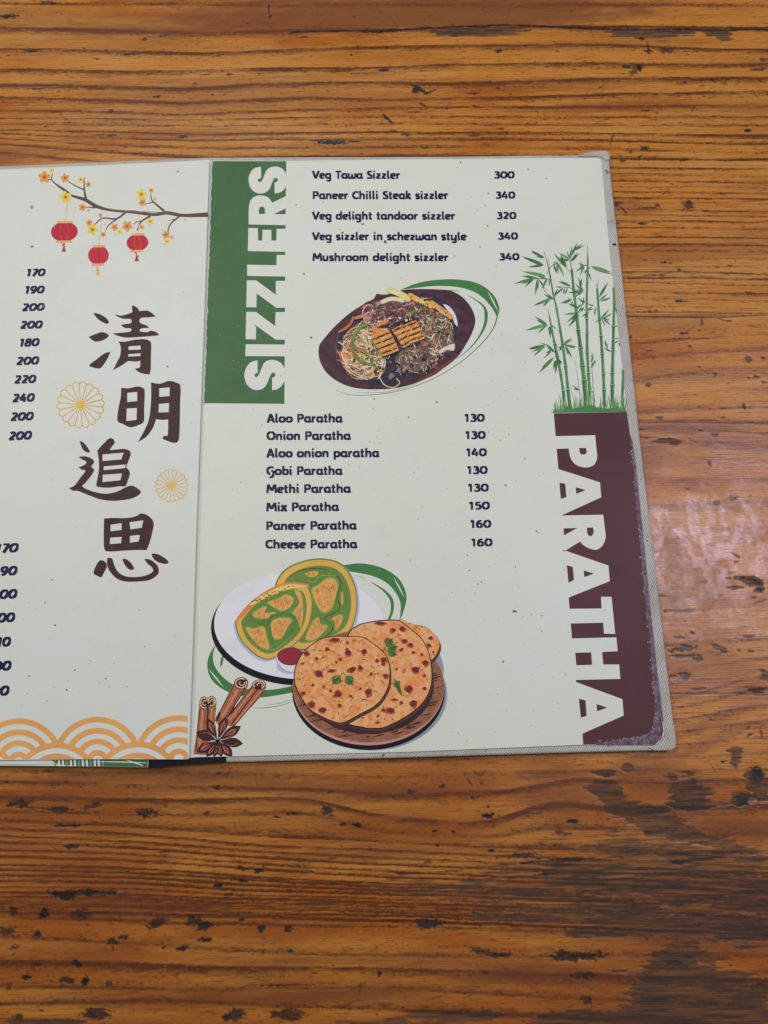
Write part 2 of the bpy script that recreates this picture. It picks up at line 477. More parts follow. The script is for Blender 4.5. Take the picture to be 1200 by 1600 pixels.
# dents, burns and chips traced one by one
P = [(78, 4, 14, 5), (50, 79, 10, 5), (225, 60, 5, 4), (200, 84, 11, 2), (197, 84, 5, 3), (255, 55, 6, 2.5), (150, 91, 5, 2.5), (57, 138, 12, 2), (320, 115, 11, 1.3), (357, 115, 4, 2.5),
     (332, 147, 3, 2), (245, 149, 6, 3), (155, 209, 5, 2), (175, 210, 7, 3), (285, 212, 8, 5), (105, 190, 7, 2), (10, 25, 16, 5), (172, 172, 4, 3), (70, 196, 3, 2), (386, 35, 3, 2.5),
     (520, 221, 24, 5), (555, 220, 14, 1.6), (495, 218, 10, 1.6), (460, 50, 7, 3), (475, 57, 8, 1.5), (590, 48, 20, 4), (598, 109, 8, 3), (420, 12, 1.2, 13), (422, 24, 2, 3), (549, 85, 2.4, 2.4),
     (655, 138, 16, 4, 38), (650, 140, 5, 8), (662, 163, 8, 3.4, 35), (672, 143, 8, 3, -25), (740, 145, 9, 3), (778, 137, 3.5, 2), (745, 166, 7, 2, 20), (797, 147, 3, 2), (605, 184, 10, 3, 50), (614, 203, 4, 2), (650, 174, 10, 2),
     (635, 209, 7, 3), (742, 211, 9, 3), (782, 200, 6, 2), (665, 230, 8, 2), (840, 174, 3, 2), (1003, 60, 5, 4), (1013, 75, 2, 12), (1012, 79, 6, 3), (1040, 78, 11, 6), (992, 110, 12, 6, -35), (1000, 105, 4, 8),
     (980, 104, 6, 4), (780, 79, 7, 4), (820, 71, 3, 2), (871, 80, 3, 2), (1068, 129, 5, 2.5), (1112, 124, 3, 2), (1137, 124, 3, 2), (1195, 92, 8, 3), (1185, 108, 12, 3), (1083, 170, 5, 1.5, -50), (1010, 172, 6, 2),
     (1169, 203, 5, 4), (957, 215, 1.3, 14, 20), (1007, 231, 8, 5), (1050, 249, 3.5, 2), (1069, 249, 6, 3), (986, 237, 2, 5, 20), (1000, 244, 6, 1.6, -40), (974, 250, 5, 2), (1028, 320, 5, 4), (1075, 320, 9, 9), (1078, 316, 5, 5),
     (1003, 349, 5, 3), (966, 348, 4, 2), (1050, 287, 3, 2), (1040, 300, 8, 1.5, -35), (1015, 324, 14, 2), (962, 319, 10, 5), (975, 328, 1.3, 12, -35), (1009, 405, 3, 2), (1037, 409, 4, 3), (1047, 410, 2, 3, 20), (1062, 421, 3, 3), (1034, 429, 5, 3), (1020, 429, 12, 1.5), (1142, 414, 4, 2),
     (1171, 456, 7, 2.6, 10), (1060, 469, 5, 3), (1066, 470, 9, 1.5), (1097, 502, 2, 8), (1130, 499, 9, 1.6, 20), (1138, 501, 5, 1.5), (1069, 520, 6, 3), (985, 525, 3, 4), (994, 553, 3, 2), (1014, 547, 6, 2), (1078, 540, 3, 2), (1093, 572, 3, 2), (1118, 585, 1.5, 6, 35),
     (1171, 561, 5, 7, -20), (1193, 558, 3, 3), (1170, 589, 3, 2.6), (1183, 587, 5, 3), (1195, 596, 4, 3), (1014, 600, 5, 4), (1163, 634, 2, 6), (1031, 651, 6, 3), (1095, 671, 4, 2), (1117, 677, 5, 3), (1131, 651, 3, 2), (1109, 723, 2, 5), (1001, 669, 8, 2),
     (1147, 776, 7, 5), (1121, 785, 5, 4), (1173, 774, 3, 3), (1075, 763, 2.5, 2.5), (1150, 867, 8, 2.6, 35), (1152, 878, 4, 2), (1145, 895, 7, 1.6), (1100, 909, 6, 2), (1178, 906, 14, 2, 10), (1152, 903, 12, 3), (1150, 918, 12, 3), (1186, 923, 8, 4), (1188, 940, 10, 1.4, -12),
     (1180, 933, 3, 2), (1038, 931, 9, 2), (1062, 997, 9, 2.4), (1073, 1013, 14, 6), (1062, 1016, 10, 3), (1048, 1018, 5, 3), (1070, 1025, 20, 3), (1092, 1029, 8, 5), (1125, 1012, 10, 5, 20), (1133, 1018, 8, 3), (1172, 995, 8, 2.5), (1175, 1018, 5, 3), (1156, 1016, 3, 2), (1083, 989, 3, 3),
     (1071, 1057, 7.5, 7), (1062, 1053, 5, 2), (1052, 1057, 6, 3), (1195, 1050, 14, 3, 15), (1200, 1058, 10, 6), (1090, 1077, 14, 1.6, -5), (1190, 1145, 2, 8), (1113, 1125, 4, 2), (1170, 1137, 4, 2, -30), (1130, 1190, 5, 2),
     # below the menu
     (28, 1256, 18, 7), (95, 1265, 15, 5), (60, 1263, 36, 1.6, 4), (120, 1270, 30, 1), (145, 1260, 14, 5, -12), (228, 1270, 15, 9), (322, 1271, 5, 4.5), (340, 1231, 6, 3.5), (357, 1208, 1.4, 12, 30), (102, 1222, 5, 2.5), (458, 1271, 9, 3.4), (510, 1266, 8, 7), (517, 1275, 4, 2), (535, 1288, 6, 3.5), (558, 1289, 8, 5),
     (517, 1238, 4.5, 2.5), (504, 1309, 7, 2), (433, 1277, 6, 2), (110, 1323, 12, 5), (110, 1290, 20, 3), (520, 1342, 7, 2), (380, 1358, 9, 5), (403, 1361, 8, 4), (378, 1377, 8, 3), (340, 1384, 6, 3.5), (356, 1398, 7, 2.5), (200, 1362, 3, 2), (257, 1331, 8, 1.5), (130, 1395, 46, 5), (100, 1400, 18, 7), (452, 1391, 4, 3),
     (20, 1425, 6, 9), (68, 1429, 8, 9), (125, 1429, 14, 8), (245, 1442, 15, 9, -25), (300, 1439, 12, 8), (318, 1446, 12, 8), (408, 1451, 6, 6), (450, 1450, 6, 6), (377, 1438, 5, 3), (10, 1455, 14, 8), (175, 1472, 9, 6), (176, 1482, 2, 8), (193, 1465, 7, 4), (58, 1461, 5, 6), (285, 1482, 10, 4, -15), (257, 1480, 5, 3), (320, 1469, 13, 4),
     (454, 1485, 5.5, 3.5), (40, 1527, 8, 3.5), (60, 1507, 6, 5), (107, 1532, 12, 5), (118, 1505, 8, 5, 25), (132, 1535, 6, 8), (170, 1537, 5, 4), (22, 1481, 8, 4), (440, 1540, 36, 2), (12, 1545, 5, 4), (150, 1585, 20, 10), (28, 1590, 8, 5), (370, 1586, 14, 9), (355, 1590, 8, 5), (448, 1586, 22, 10), (593, 1522, 3, 6),
     (692, 1228, 5, 3), (733, 1221, 12, 1.5, 55), (751, 1224, 2.5, 2), (738, 1246, 3, 1.5), (745, 1246, 3, 1.5), (642, 1238, 6, 3), (762, 1275, 11, 5), (763, 1260, 2, 4), (680, 1298, 6, 2), (708, 1300, 4, 2.5), (684, 1322, 2.5, 2), (878, 1302, 13, 4), (896, 1284, 8, 4), (766, 1330, 5, 2.5), (815, 1336, 20, 4), (825, 1349, 14, 2), (890, 1344, 22, 4),
     (668, 1347, 6, 3), (640, 1365, 20, 3), (850, 1367, 12, 2.5), (670, 1442, 20, 9), (806, 1448, 7, 2), (905, 1494, 40, 8), (880, 1490, 12, 6), (760, 1488, 26, 5, 12), (780, 1492, 18, 5), (913, 1525, 18, 6), (917, 1562, 9, 8), (757, 1520, 5, 3), (1168, 1247, 18, 9), (1185, 1208, 10, 14, -20), (1163, 1100 + 150, 6, 14), (1053, 1505, 14, 4), (1060, 1348, 16, 4)]
for q in P:
    x, y_, rx, ry = q[:4]
    add(pit, x, y_, rx * 1.05, ry * .82, q[4] if len(q) > 4 else 0, s=0.74 + 0.26 * rr.random(), rag=0.95, soft=0.2, fu=1.7, fv=.8)
# small specks of dirt and worm holes scattered over the boards
for i in range(2600):
    x, y_ = rr.uniform(-250, 1450), rr.uniform(-250, 1900)
    r = rr.choice((.8, .9, 1.0, 1.2, 1.4, 2.0)) * rr.uniform(.8, 1.2)
    add(pit, x, y_, r * rr.uniform(1, 2.4), r * .8, rr.uniform(-25, 25), s=rr.uniform(.2, .8), rag=.4, soft=.5, fu=1.2, fv=.8)
for i in range(120):                                                 # larger chance chips beyond the traced ones
    x, y_ = rr.uniform(-900, 2100), rr.choice((rr.uniform(-700, -30), rr.uniform(1620, 2400)))
    add(pit, x, y_, rr.uniform(4, 22), rr.uniform(2, 8), rr.uniform(-15, 15), s=.9, rag=.5, soft=.3)
for i in range(260):                                                 # fine scratches
    x, y_ = rr.uniform(0, 1200), rr.choice((rr.uniform(0, 240), rr.uniform(1190, 1600), rr.uniform(240, 1190)))
    add(scuff, x, y_, rr.uniform(4, 22), .5, rr.uniform(-75, 75), s=rr.uniform(.3, .8), rag=.2, soft=.5)
# varnish gone, grey bare wood
for q in [(665 + 85, 52, 70, 9, 0), (720, 48, 40, 6, 0), (1020, 54, 62, 9, 3), (975, 50, 24, 7, 0), (1125, 49, 26, 8, 0), (1130, 58, 14, 8, 0), (945, 1236, 26, 18, 25), (965, 1246, 12, 16, 0), (1003, 1270, 46, 15, 14), (985, 1263, 30, 11, 0), (1075, 1236, 30, 24, 15), (1050, 1215, 14, 6, 0), (1085, 1255, 40, 12, 0),
          (1055, 1300, 70, 12, 10), (1110, 1318, 60, 9, 10), (1040, 1285, 30, 8, 0), (950, 1207, 20, 5, 0), (982, 1200, 12, 8, 0), (1000, 1368, 130, 26, 6), (1100, 1385, 120, 34, 8), (1180, 1400, 70, 36, 0), (920, 1352, 70, 9, 5), (900, 1370, 40, 7, 4), (1100, 1345, 90, 11, 6),
          (1000, 1420, 90, 10, 6), (1000, 1455, 120, 10, 0), (1170, 1455, 60, 20, 0), (1060, 1520, 62, 36, -20), (1080, 1550, 100, 42, 0), (1120, 1580, 110, 46, 0), (1050, 1490, 40, 16, -20), (900, 1592, 60, 12, 0), (700, 1588, 70, 8, 0), (990, 1590, 70, 20, -15),
          (1184, 1230, 16, 26, -15), (1157, 1250, 12, 10, 0), (1173, 907, 16, 10, 15), (1188, 917, 8, 9, 0), (1185, 1078, 20, 7, 0), (1150, 1185, 12, 14, 30), (1056, 690, 14, 5, 0), (1040, 688, 20, 4, 0), (1170, 1150, 10, 4, -30), (70, 1597, 70, 6, 0), (600, 1160 + 440, 60, 8, 0)]:
    add(wear, *q, rag=0.95, soft=0.10, fu=14.0, fv=2.0)
for q in [(880, 1375, 130, 26, 5), (850, 1420, 90, 16, 3), (1040, 1330, 150, 14, 7), (760, 1395, 120, 14, 4), (1010, 1440, 160, 14, 2)]:
    add(wear, *q, s=0.85, rag=1.5, soft=0.16, fu=16.0, fv=0.9)
# redder, darker stain soaked into the wood
for q in [(620, 14, 320, 34, 0, 1.0), (800, 10, 130, 36, 0, 1.0), (480, 26, 170, 18, 0, .8), (620, 30, 260, 14, 0, 1.0), (60, 45, 380, 9, 2, .45), (1060, 668, 120, 13, 3, .8), (1180, 690, 90, 15, 0, .6), (1000, 690, 60, 16, 0, .5), (1000, 730, 40, 40, 0, .4), (870, 1235, 55, 50, 20, .55), (1090, 1050, 110, 40, 0, .5), (1190, 1080, 60, 14, 0, .6),
          (985, 322, 42, 14, 8, .55), (1060, 494, 90, 5, -2, .55), (1020, 1210, 60, 30, 0, .6), (1140, 1290, 90, 26, 10, .5), (100, 1240, 300, 8, 0, .45), (560, 1232, 160, 10, 4, .5), (300, 1212, 280, 10, 0, .35), (330, 1556, 320, 14, 0, .45), (760, 1515, 180, 16, 4, .5), (560, 1500, 220, 8, 0, .5), (1100, 1450, 120, 20, 0, .6), (1050, 880, 24, 70, 0, .6), (1090, 905, 60, 30, 0, .5), (1100, 790, 110, 9, 0, .6), (1150, 830, 60, 7, 0, .5), (1080, 1000, 90, 20, 0, .45), (1130, 1120, 80, 9, -20, .5), (1110, 1160, 80, 8, -22, .5)]:
    add(red, *q[:5], s=q[5], rag=0.5, soft=0.55, fu=16.0, fv=3.0)
# window sheen on the rubbed varnish beside the menu, painted whitish into its colour
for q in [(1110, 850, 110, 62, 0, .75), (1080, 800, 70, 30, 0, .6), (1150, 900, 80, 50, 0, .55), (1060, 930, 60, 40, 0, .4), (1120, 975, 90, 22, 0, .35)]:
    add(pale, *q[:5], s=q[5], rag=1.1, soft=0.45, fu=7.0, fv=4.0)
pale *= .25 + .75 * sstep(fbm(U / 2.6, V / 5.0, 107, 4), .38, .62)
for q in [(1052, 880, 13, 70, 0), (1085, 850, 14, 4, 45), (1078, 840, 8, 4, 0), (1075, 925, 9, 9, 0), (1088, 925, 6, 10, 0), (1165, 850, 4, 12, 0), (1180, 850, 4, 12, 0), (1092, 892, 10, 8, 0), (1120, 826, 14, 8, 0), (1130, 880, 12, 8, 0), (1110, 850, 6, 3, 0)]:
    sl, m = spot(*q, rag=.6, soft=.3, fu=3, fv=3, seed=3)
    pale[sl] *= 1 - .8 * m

# open joints between the boards
def joint(pts, w, s=1.0, tap=None):
    q = sorted(mm(*p) for p in pts)
    c = np.interp(ua, [p[0] for p in q], [p[1] for p in q])[:, None] + (fbm(U / 22, V / 40, 71, 4) - .5) * 1.6
    g = np.interp(ua, [p[0] for p in q], tap or [1.0] * len(q), left=0, right=0)[:, None]
    d = np.abs(V - c) / np.clip(g, .15, 1) + (fbm(U / 3, V / 3, 77, 3) - .5) * w * 1.1
    m = (1 - sstep(d, w * .5, w)) * g * s
    np.maximum(pit, m, out=pit)
joint([(460, 48), (600, 47), (690, 42), (780, 38), (860, 41), (960, 45), (1100, 46), (1400, 48)], 1.0, .95)
joint([(1038, 955), (1060, 954), (1090, 953), (1138, 953)], .9, .95, [1, .9, .6, .15])
joint([(1040, 1086), (1120, 1085), (1400, 1086)], 0.45, .6)
joint([(-300, 1415), (0, 1422), (300, 1429), (600, 1437), (900, 1450), (1500, 1470)], 0.45, .55)

rim = np.exp(-((wear - .5) / .3) ** 2) * (fbm(U / 2, V / 1.2, 87, 3))
vlow = sstep(V, mm(600, 1150)[1], mm(600, 1280)[1])                     # the board at the near side is darker and more orange
red = np.clip(red + .40 * sstep(fbm(U / 120, V / 9, 83, 4), .52, .72) + vlow * (.10 + .35 * sstep(fbm(U / 70, V / 14, 84, 4), .4, .65)), 0, 1)
tone = np.clip(tone - vlow * .45, -1, 1)
late = np.clip(late + (fbm(U / 3.0, V / .9, 85, 2) - .5) * .30, 0, 1.2)
midband = np.exp(-((V - mm(900, 1385)[1]) / 17) ** 2)
wear_g = wear * (0.72 - .3 * midband + (0.28 + .3 * midband) * sstep(fbm(U / 12, V / 1.0, 81, 4), .35, .6))
Z = -pit * 0.00014 - wear * 0.00010 - (1 - np.clip(late, 0, 1)) * 0.00006 + (fbm(U / 60, V / 30, 91, 3) - .5) * 0.0006
Z -= Z.max()                                                         # the menu lies on z = 0
Z[(U / 1000 < -2)] = 0

co = np.empty((NU * NV, 3)); co[:, 0] = (U / 1000).ravel(); co[:, 1] = (-V / 1000).ravel(); co[:, 2] = Z.ravel()
idx = np.arange(NU * NV).reshape(NU, NV)
q = np.stack([idx[:-1, :-1], idx[:-1, 1:], idx[1:, 1:], idx[1:, :-1]], -1).reshape(-1, 4)
# edge and underside of the top
per = np.concatenate([idx[:, 0], idx[-1, 1:], idx[-2::-1, -1], idx[0, -2:0:-1]])
nb = len(per); low_ring = co[per].copy(); low_ring[:, 2] = -0.032
base = len(co); co = np.vstack([co, low_ring])
j = np.roll(np.arange(nb), -1)
skirt = np.stack([per, per[j], base + j, base + np.arange(nb)], -1)
nq = len(q) + len(skirt)
me = bpy.data.meshes.new('wooden_table')
me.vertices.add(len(co)); me.vertices.foreach_set('co', co.ravel())
me.loops.add(nq * 4 + nb)
lv = np.concatenate([q.ravel(), skirt.ravel(), base + np.arange(nb)[::-1]])
me.loops.foreach_set('vertex_index', lv.astype(np.int32))
me.polygons.add(nq + 1)
me.polygons.foreach_set('loop_start', np.concatenate([np.arange(nq) * 4, [nq * 4]]).astype(np.int32))
me.update(calc_edges=True)
me.polygons.foreach_set('use_smooth', np.concatenate([np.ones(len(q)), np.zeros(len(skirt) + 1)]).astype(bool))
for nm, arr in (('late', late), ('tone', tone), ('pit', pit), ('wear', wear_g), ('red', red), ('scuff', scuff), ('pale', pale), ('rim', rim)):
    at = me.attributes.new(nm, 'FLOAT', 'POINT')
    at.data.foreach_set('value', np.concatenate([arr.ravel(), np.zeros(nb)]).astype(np.float32))

m, nt, b = new_mat('varnished_pine')
def attr(n):
    a = node(nt, 'ShaderNodeAttribute'); a.attribute_name = n
    return a.outputs['Fac']
W_LIGHT, W_TAN, W_ORANGE, W_DARK = alb((164, 106, 40)), alb((167, 117, 55)), alb((142, 78, 20)), alb((74, 36, 13))
f_fine = tex(nt, 1.0, 4.0, 0.65, stretch=(55, 1500, 400))
f_pore = tex(nt, 1.0, 3.0, 0.6, stretch=(160, 900, 400))
f_spk = tex(nt, 380.0, 4.0, 0.6)
tp = ramp(nt, attr('tone'), 0.0, 0.9)
tn = node(nt, 'ShaderNodeMath', operation='MULTIPLY'); tn.inputs[1].default_value = -1; nt.links.new(attr('tone'), tn.inputs[0])
c = mixc(nt, tp, W_LIGHT, W_TAN)
c = mixc(nt, ramp(nt, tn.outputs[0], 0.0, 0.9), c, W_ORANGE)
c = mixc(nt, ramp(nt, attr('late'), 0.12, 1.0), c, W_DARK)
c = mixc(nt, ramp(nt, f_fine, 0.46, 0.74), c, mixc(nt, 0.55, c, W_DARK))
c = mixc(nt, ramp(nt, f_pore, 0.58, 0.74), c, mixc(nt, 0.55, c, alb((62, 34, 20))))
c = mixc(nt, ramp(nt, tex(nt, 1.0, 2.0, 0.5, stretch=(420, 1300, 400)), 0.6, 0.75), c, mixc(nt, 0.20, c, alb((190, 142, 84))))
c = mixc(nt, attr('red'), c, mixc(nt, 0.78, c, alb((92, 48, 28))))
c = mixc(nt, attr('pale'), c, mixc(nt, 0.42, c, alb((168, 132, 122))))  # sheen tint mixed into the base colour
c = mixc(nt, attr('scuff'), c, mixc(nt, 0.7, c, alb((60, 38, 28))))
wc = mixc(nt, ramp(nt, f_fine, 0.3, 0.7), alb((90, 61, 37)), alb((44, 31, 21)))
wc = mixc(nt, ramp(nt, f_spk, 0.35, 0.7), wc, mixc(nt, 0.5, wc, alb((52, 42, 36))))
wc = mixc(nt, ramp(nt, attr('late'), 0.15, 0.9), wc, mixc(nt, 0.6, wc, alb((40, 31, 26))))
c = mixc(nt, attr('rim'), c, mixc(nt, 0.75, c, alb((150, 106, 64))))
c = mixc(nt, attr('wear'), c, wc)
pc = mixc(nt, ramp(nt, f_spk, 0.4, 0.65), alb((24, 20, 19)), alb((46, 37, 33)))
c = mixc(nt, attr('pit'), c, pc)
nt.links.new(c, b.inputs['Base Color'])
ro = node(nt, 'ShaderNodeMapRange'); ro.inputs['From Min'].default_value = 0.3; ro.inputs['From Max'].default_value = 0.7; ro.inputs['To Min'].default_value = 0.20; ro.inputs['To Max'].default_value = 0.46
nt.links.new(tex(nt, 22.0, 6.0, 0.7), ro.inputs['Value'])
rw = node(nt, 'ShaderNodeMath', operation='MAXIMUM')
wr = node(nt, 'ShaderNodeMath', operation='MULTIPLY'); wr.inputs[1].default_value = 0.72; nt.links.new(attr('wear'), wr.inputs[0])
gl = node(nt, 'ShaderNodeMath', operation='MULTIPLY_ADD'); gl.inputs[1].default_value = -0.20
nt.links.new(attr('pale'), gl.inputs[0]); nt.links.new(ro.outputs['Result'], gl.inputs[2])
nt.links.new(gl.outputs[0], rw.inputs[0]); nt.links.new(wr.outputs[0], rw.inputs[1])
nt.links.new(rw.outputs[0], b.inputs['Roughness'])
b.inputs['Specular IOR Level'].default_value = 0.33
b1 = node(nt, 'ShaderNodeBump', i_Strength=0.5, i_Distance=0.0003)
hm = node(nt, 'ShaderNodeMath', operation='MULTIPLY_ADD'); hm.inputs[1].default_value = 0.6
nt.links.new(f_fine, hm.inputs[0]); nt.links.new(tex(nt, 60.0, 5.0, 0.7), hm.inputs[2])
nt.links.new(hm.outputs[0], b1.inputs['Height'])
nt.links.new(b1.outputs['Normal'], b.inputs['Normal'])
me.materials.append(m)
table = link_obj('wooden_table', me)
table['label'] = 'worn orange-brown varnished wooden table top with dark grain, dents and bare grey patches'
table['category'] = 'table'
# ------------------------------------------------------------------ the menu: board, pages
ZC, ZG, ZI, ZL, ZR = 0.0036, 0.0040, 0.0041, 0.0053, 0.0043           # tops of cover, gutter strip, lower page, left page, right page
menu = bpy.data.objects.new('restaurant_menu', None)
scene.collection.objects.link(menu)
menu.location = tuple(un(420, 715, 0.0)); menu.empty_display_size = 0.05
menu['label'] = 'open hardback restaurant menu with cream pages and grey cloth edges lying on the wooden table'
menu['category'] = 'menu'
bpy.context.view_layer.update()

def cloth_mat():
    m, nt, b = new_mat('woven_cloth')
    co_ = nt.nodes.new('ShaderNodeTexCoord').outputs['Object']
    mp = node(nt, 'ShaderNodeMapping'); mp.inputs['Rotation'].default_value = (0, 0, math.radians(33))
    nt.links.new(co_, mp.inputs['Vector'])
    hs = []
    for d in ('X', 'Y'):
        w = node(nt, 'ShaderNodeTexWave', bands_direction=d, wave_profile='SIN')
        w.inputs['Scale'].default_value = 340.0; w.inputs['Distortion'].default_value = 0.6; w.inputs['Detail Scale'].default_value = 2.0
        nt.links.new(mp.outputs['Vector'], w.inputs['Vector']); hs.append(w.outputs['Fac'])
    mx = node(nt, 'ShaderNodeMath', operation='MULTIPLY'); nt.links.new(hs[0], mx.inputs[0]); nt.links.new(hs[1], mx.inputs[1])
    a = alb((186, 184, 174)); d_ = alb((136, 133, 126))
    c = mixc(nt, ramp(nt, mx.outputs[0], 0.0, 0.55), d_, a)
    c = mixc(nt, ramp(nt, tex(nt, 70.0, 5.0, 0.7), 0.42, 0.75), c, mixc(nt, 0.5, c, alb((120, 112, 100))))
    c = mixc(nt, ramp(nt, tex(nt, 420.0, 2.0), 0.70, 0.76), c, alb((96, 88, 78)))
    nt.links.new(c, b.inputs['Base Color']); b.inputs['Roughness'].default_value = 0.8
    bp = node(nt, 'ShaderNodeBump', i_Strength=0.5, i_Distance=0.0003)
    nt.links.new(mx.outputs[0], bp.inputs['Height']); nt.links.new(bp.outputs['Normal'], b.inputs['Normal'])
    return m
M_CLOTH = cloth_mat()
M_PAGE = paper_mat('cream_page', (187, 191, 178))
M_PAGE_L = paper_mat('cream_page_left', (186, 190, 181))
PAGE = (180, 184, 174)
M_GUT = paper_mat('gutter_paper', (172, 175, 167))

# the cloth-covered cover with a slightly dog-eared top corner
cover = slab('cover', [(-260, 270), (-120, 266), (0, 258.5), (327, 245), (600, 244), (700, 243.5), (860, 241.5), (900, 241), (915, 240.5), (925, 238), (935, 235.5), (945, 235.5), (950, 238), (952, 245),
                       (956, 285), (974, 440), (1000, 682), (1031, 940), (1052, 1120), (1056.5, 1158), (1056, 1167), (1051, 1171.5), (1043, 1172.5), (900, 1176), (640, 1184), (354, 1191.5), (231, 1194), (0, 1196), (-300, 1204)], 0.0, ZC, [M_CLOTH], menu, 0.0011, 3)
slab('cloth_fold', [(902, 243.5), (912, 239), (926, 236), (946, 234.6), (951.5, 238), (953.5, 248), (947, 251), (942.5, 247), (936, 244), (916, 244.6)], ZC - .0004, ZC + .0007, [M_CLOTH], menu, 0.0005, 2)
slab('cloth_fold', [(1012, 1168), (1031, 1162), (1039, 1150), (1041, 1138), (1054, 1132), (1057.2, 1160), (1056, 1167.5), (1050, 1172.4), (1024, 1173.2)], ZC - .0004, ZC + .0006, [M_CLOTH], menu, 0.0005, 2)
slab('spine_tape', [(228, 1150), (352.5, 1150), (353.5, 1191.2), (300, 1194), (262, 1197), (255, 1199), (232, 1199.5)], 0.0002, ZC + 0.00035, [ink((30, 30, 38), k=.8, rough=.6)], menu, 0.0002, 1)
inner = slab('lower_page', [(-300, 1120), (236, 1120), (231, 1199), (120, 1197.5), (0, 1196.5), (-300, 1206)], ZC + .0001, ZI, [M_PAGE_L], menu, 0.0002, 1)
slab('gutter_strip', [(318, 250), (338, 250), (312, 1183), (288, 1185)], ZC, ZG, [M_GUT], menu, 0)
left = slab('left_page', [(-260, 269.5), (0, 264.5), (160, 257.5), (318, 250), (326, 249.8), (327.2, 252), (320, 480), (308, 800), (295.5, 1183), (294, 1186.6), (288, 1186.9), (150, 1186.5), (0, 1188), (-300, 1195)], ZI + 0.0002, ZL, [M_PAGE_L], menu, 0.0003, 2)
right = slab('right_page', [(331, 250.3), (447, 251), (600, 249), (760, 247.6), (900, 246.5), (931, 246), (937.5, 248), (940, 254), (953, 392), (979.5, 640), (985, 680), (990, 718), (995, 770), (1000.5, 826), (1007, 880), (1010.5, 910), (1018, 972), (1027, 1060), (1034, 1112), (1038, 1143),
                            (1037, 1152), (1030, 1161), (1022, 1164.5), (911, 1164), (640, 1175), (353, 1182.5), (303, 1183.3), (302, 1181), (305, 1080), (313, 820), (325, 480)], ZC, ZR, [M_PAGE], menu, 0.00025, 2)

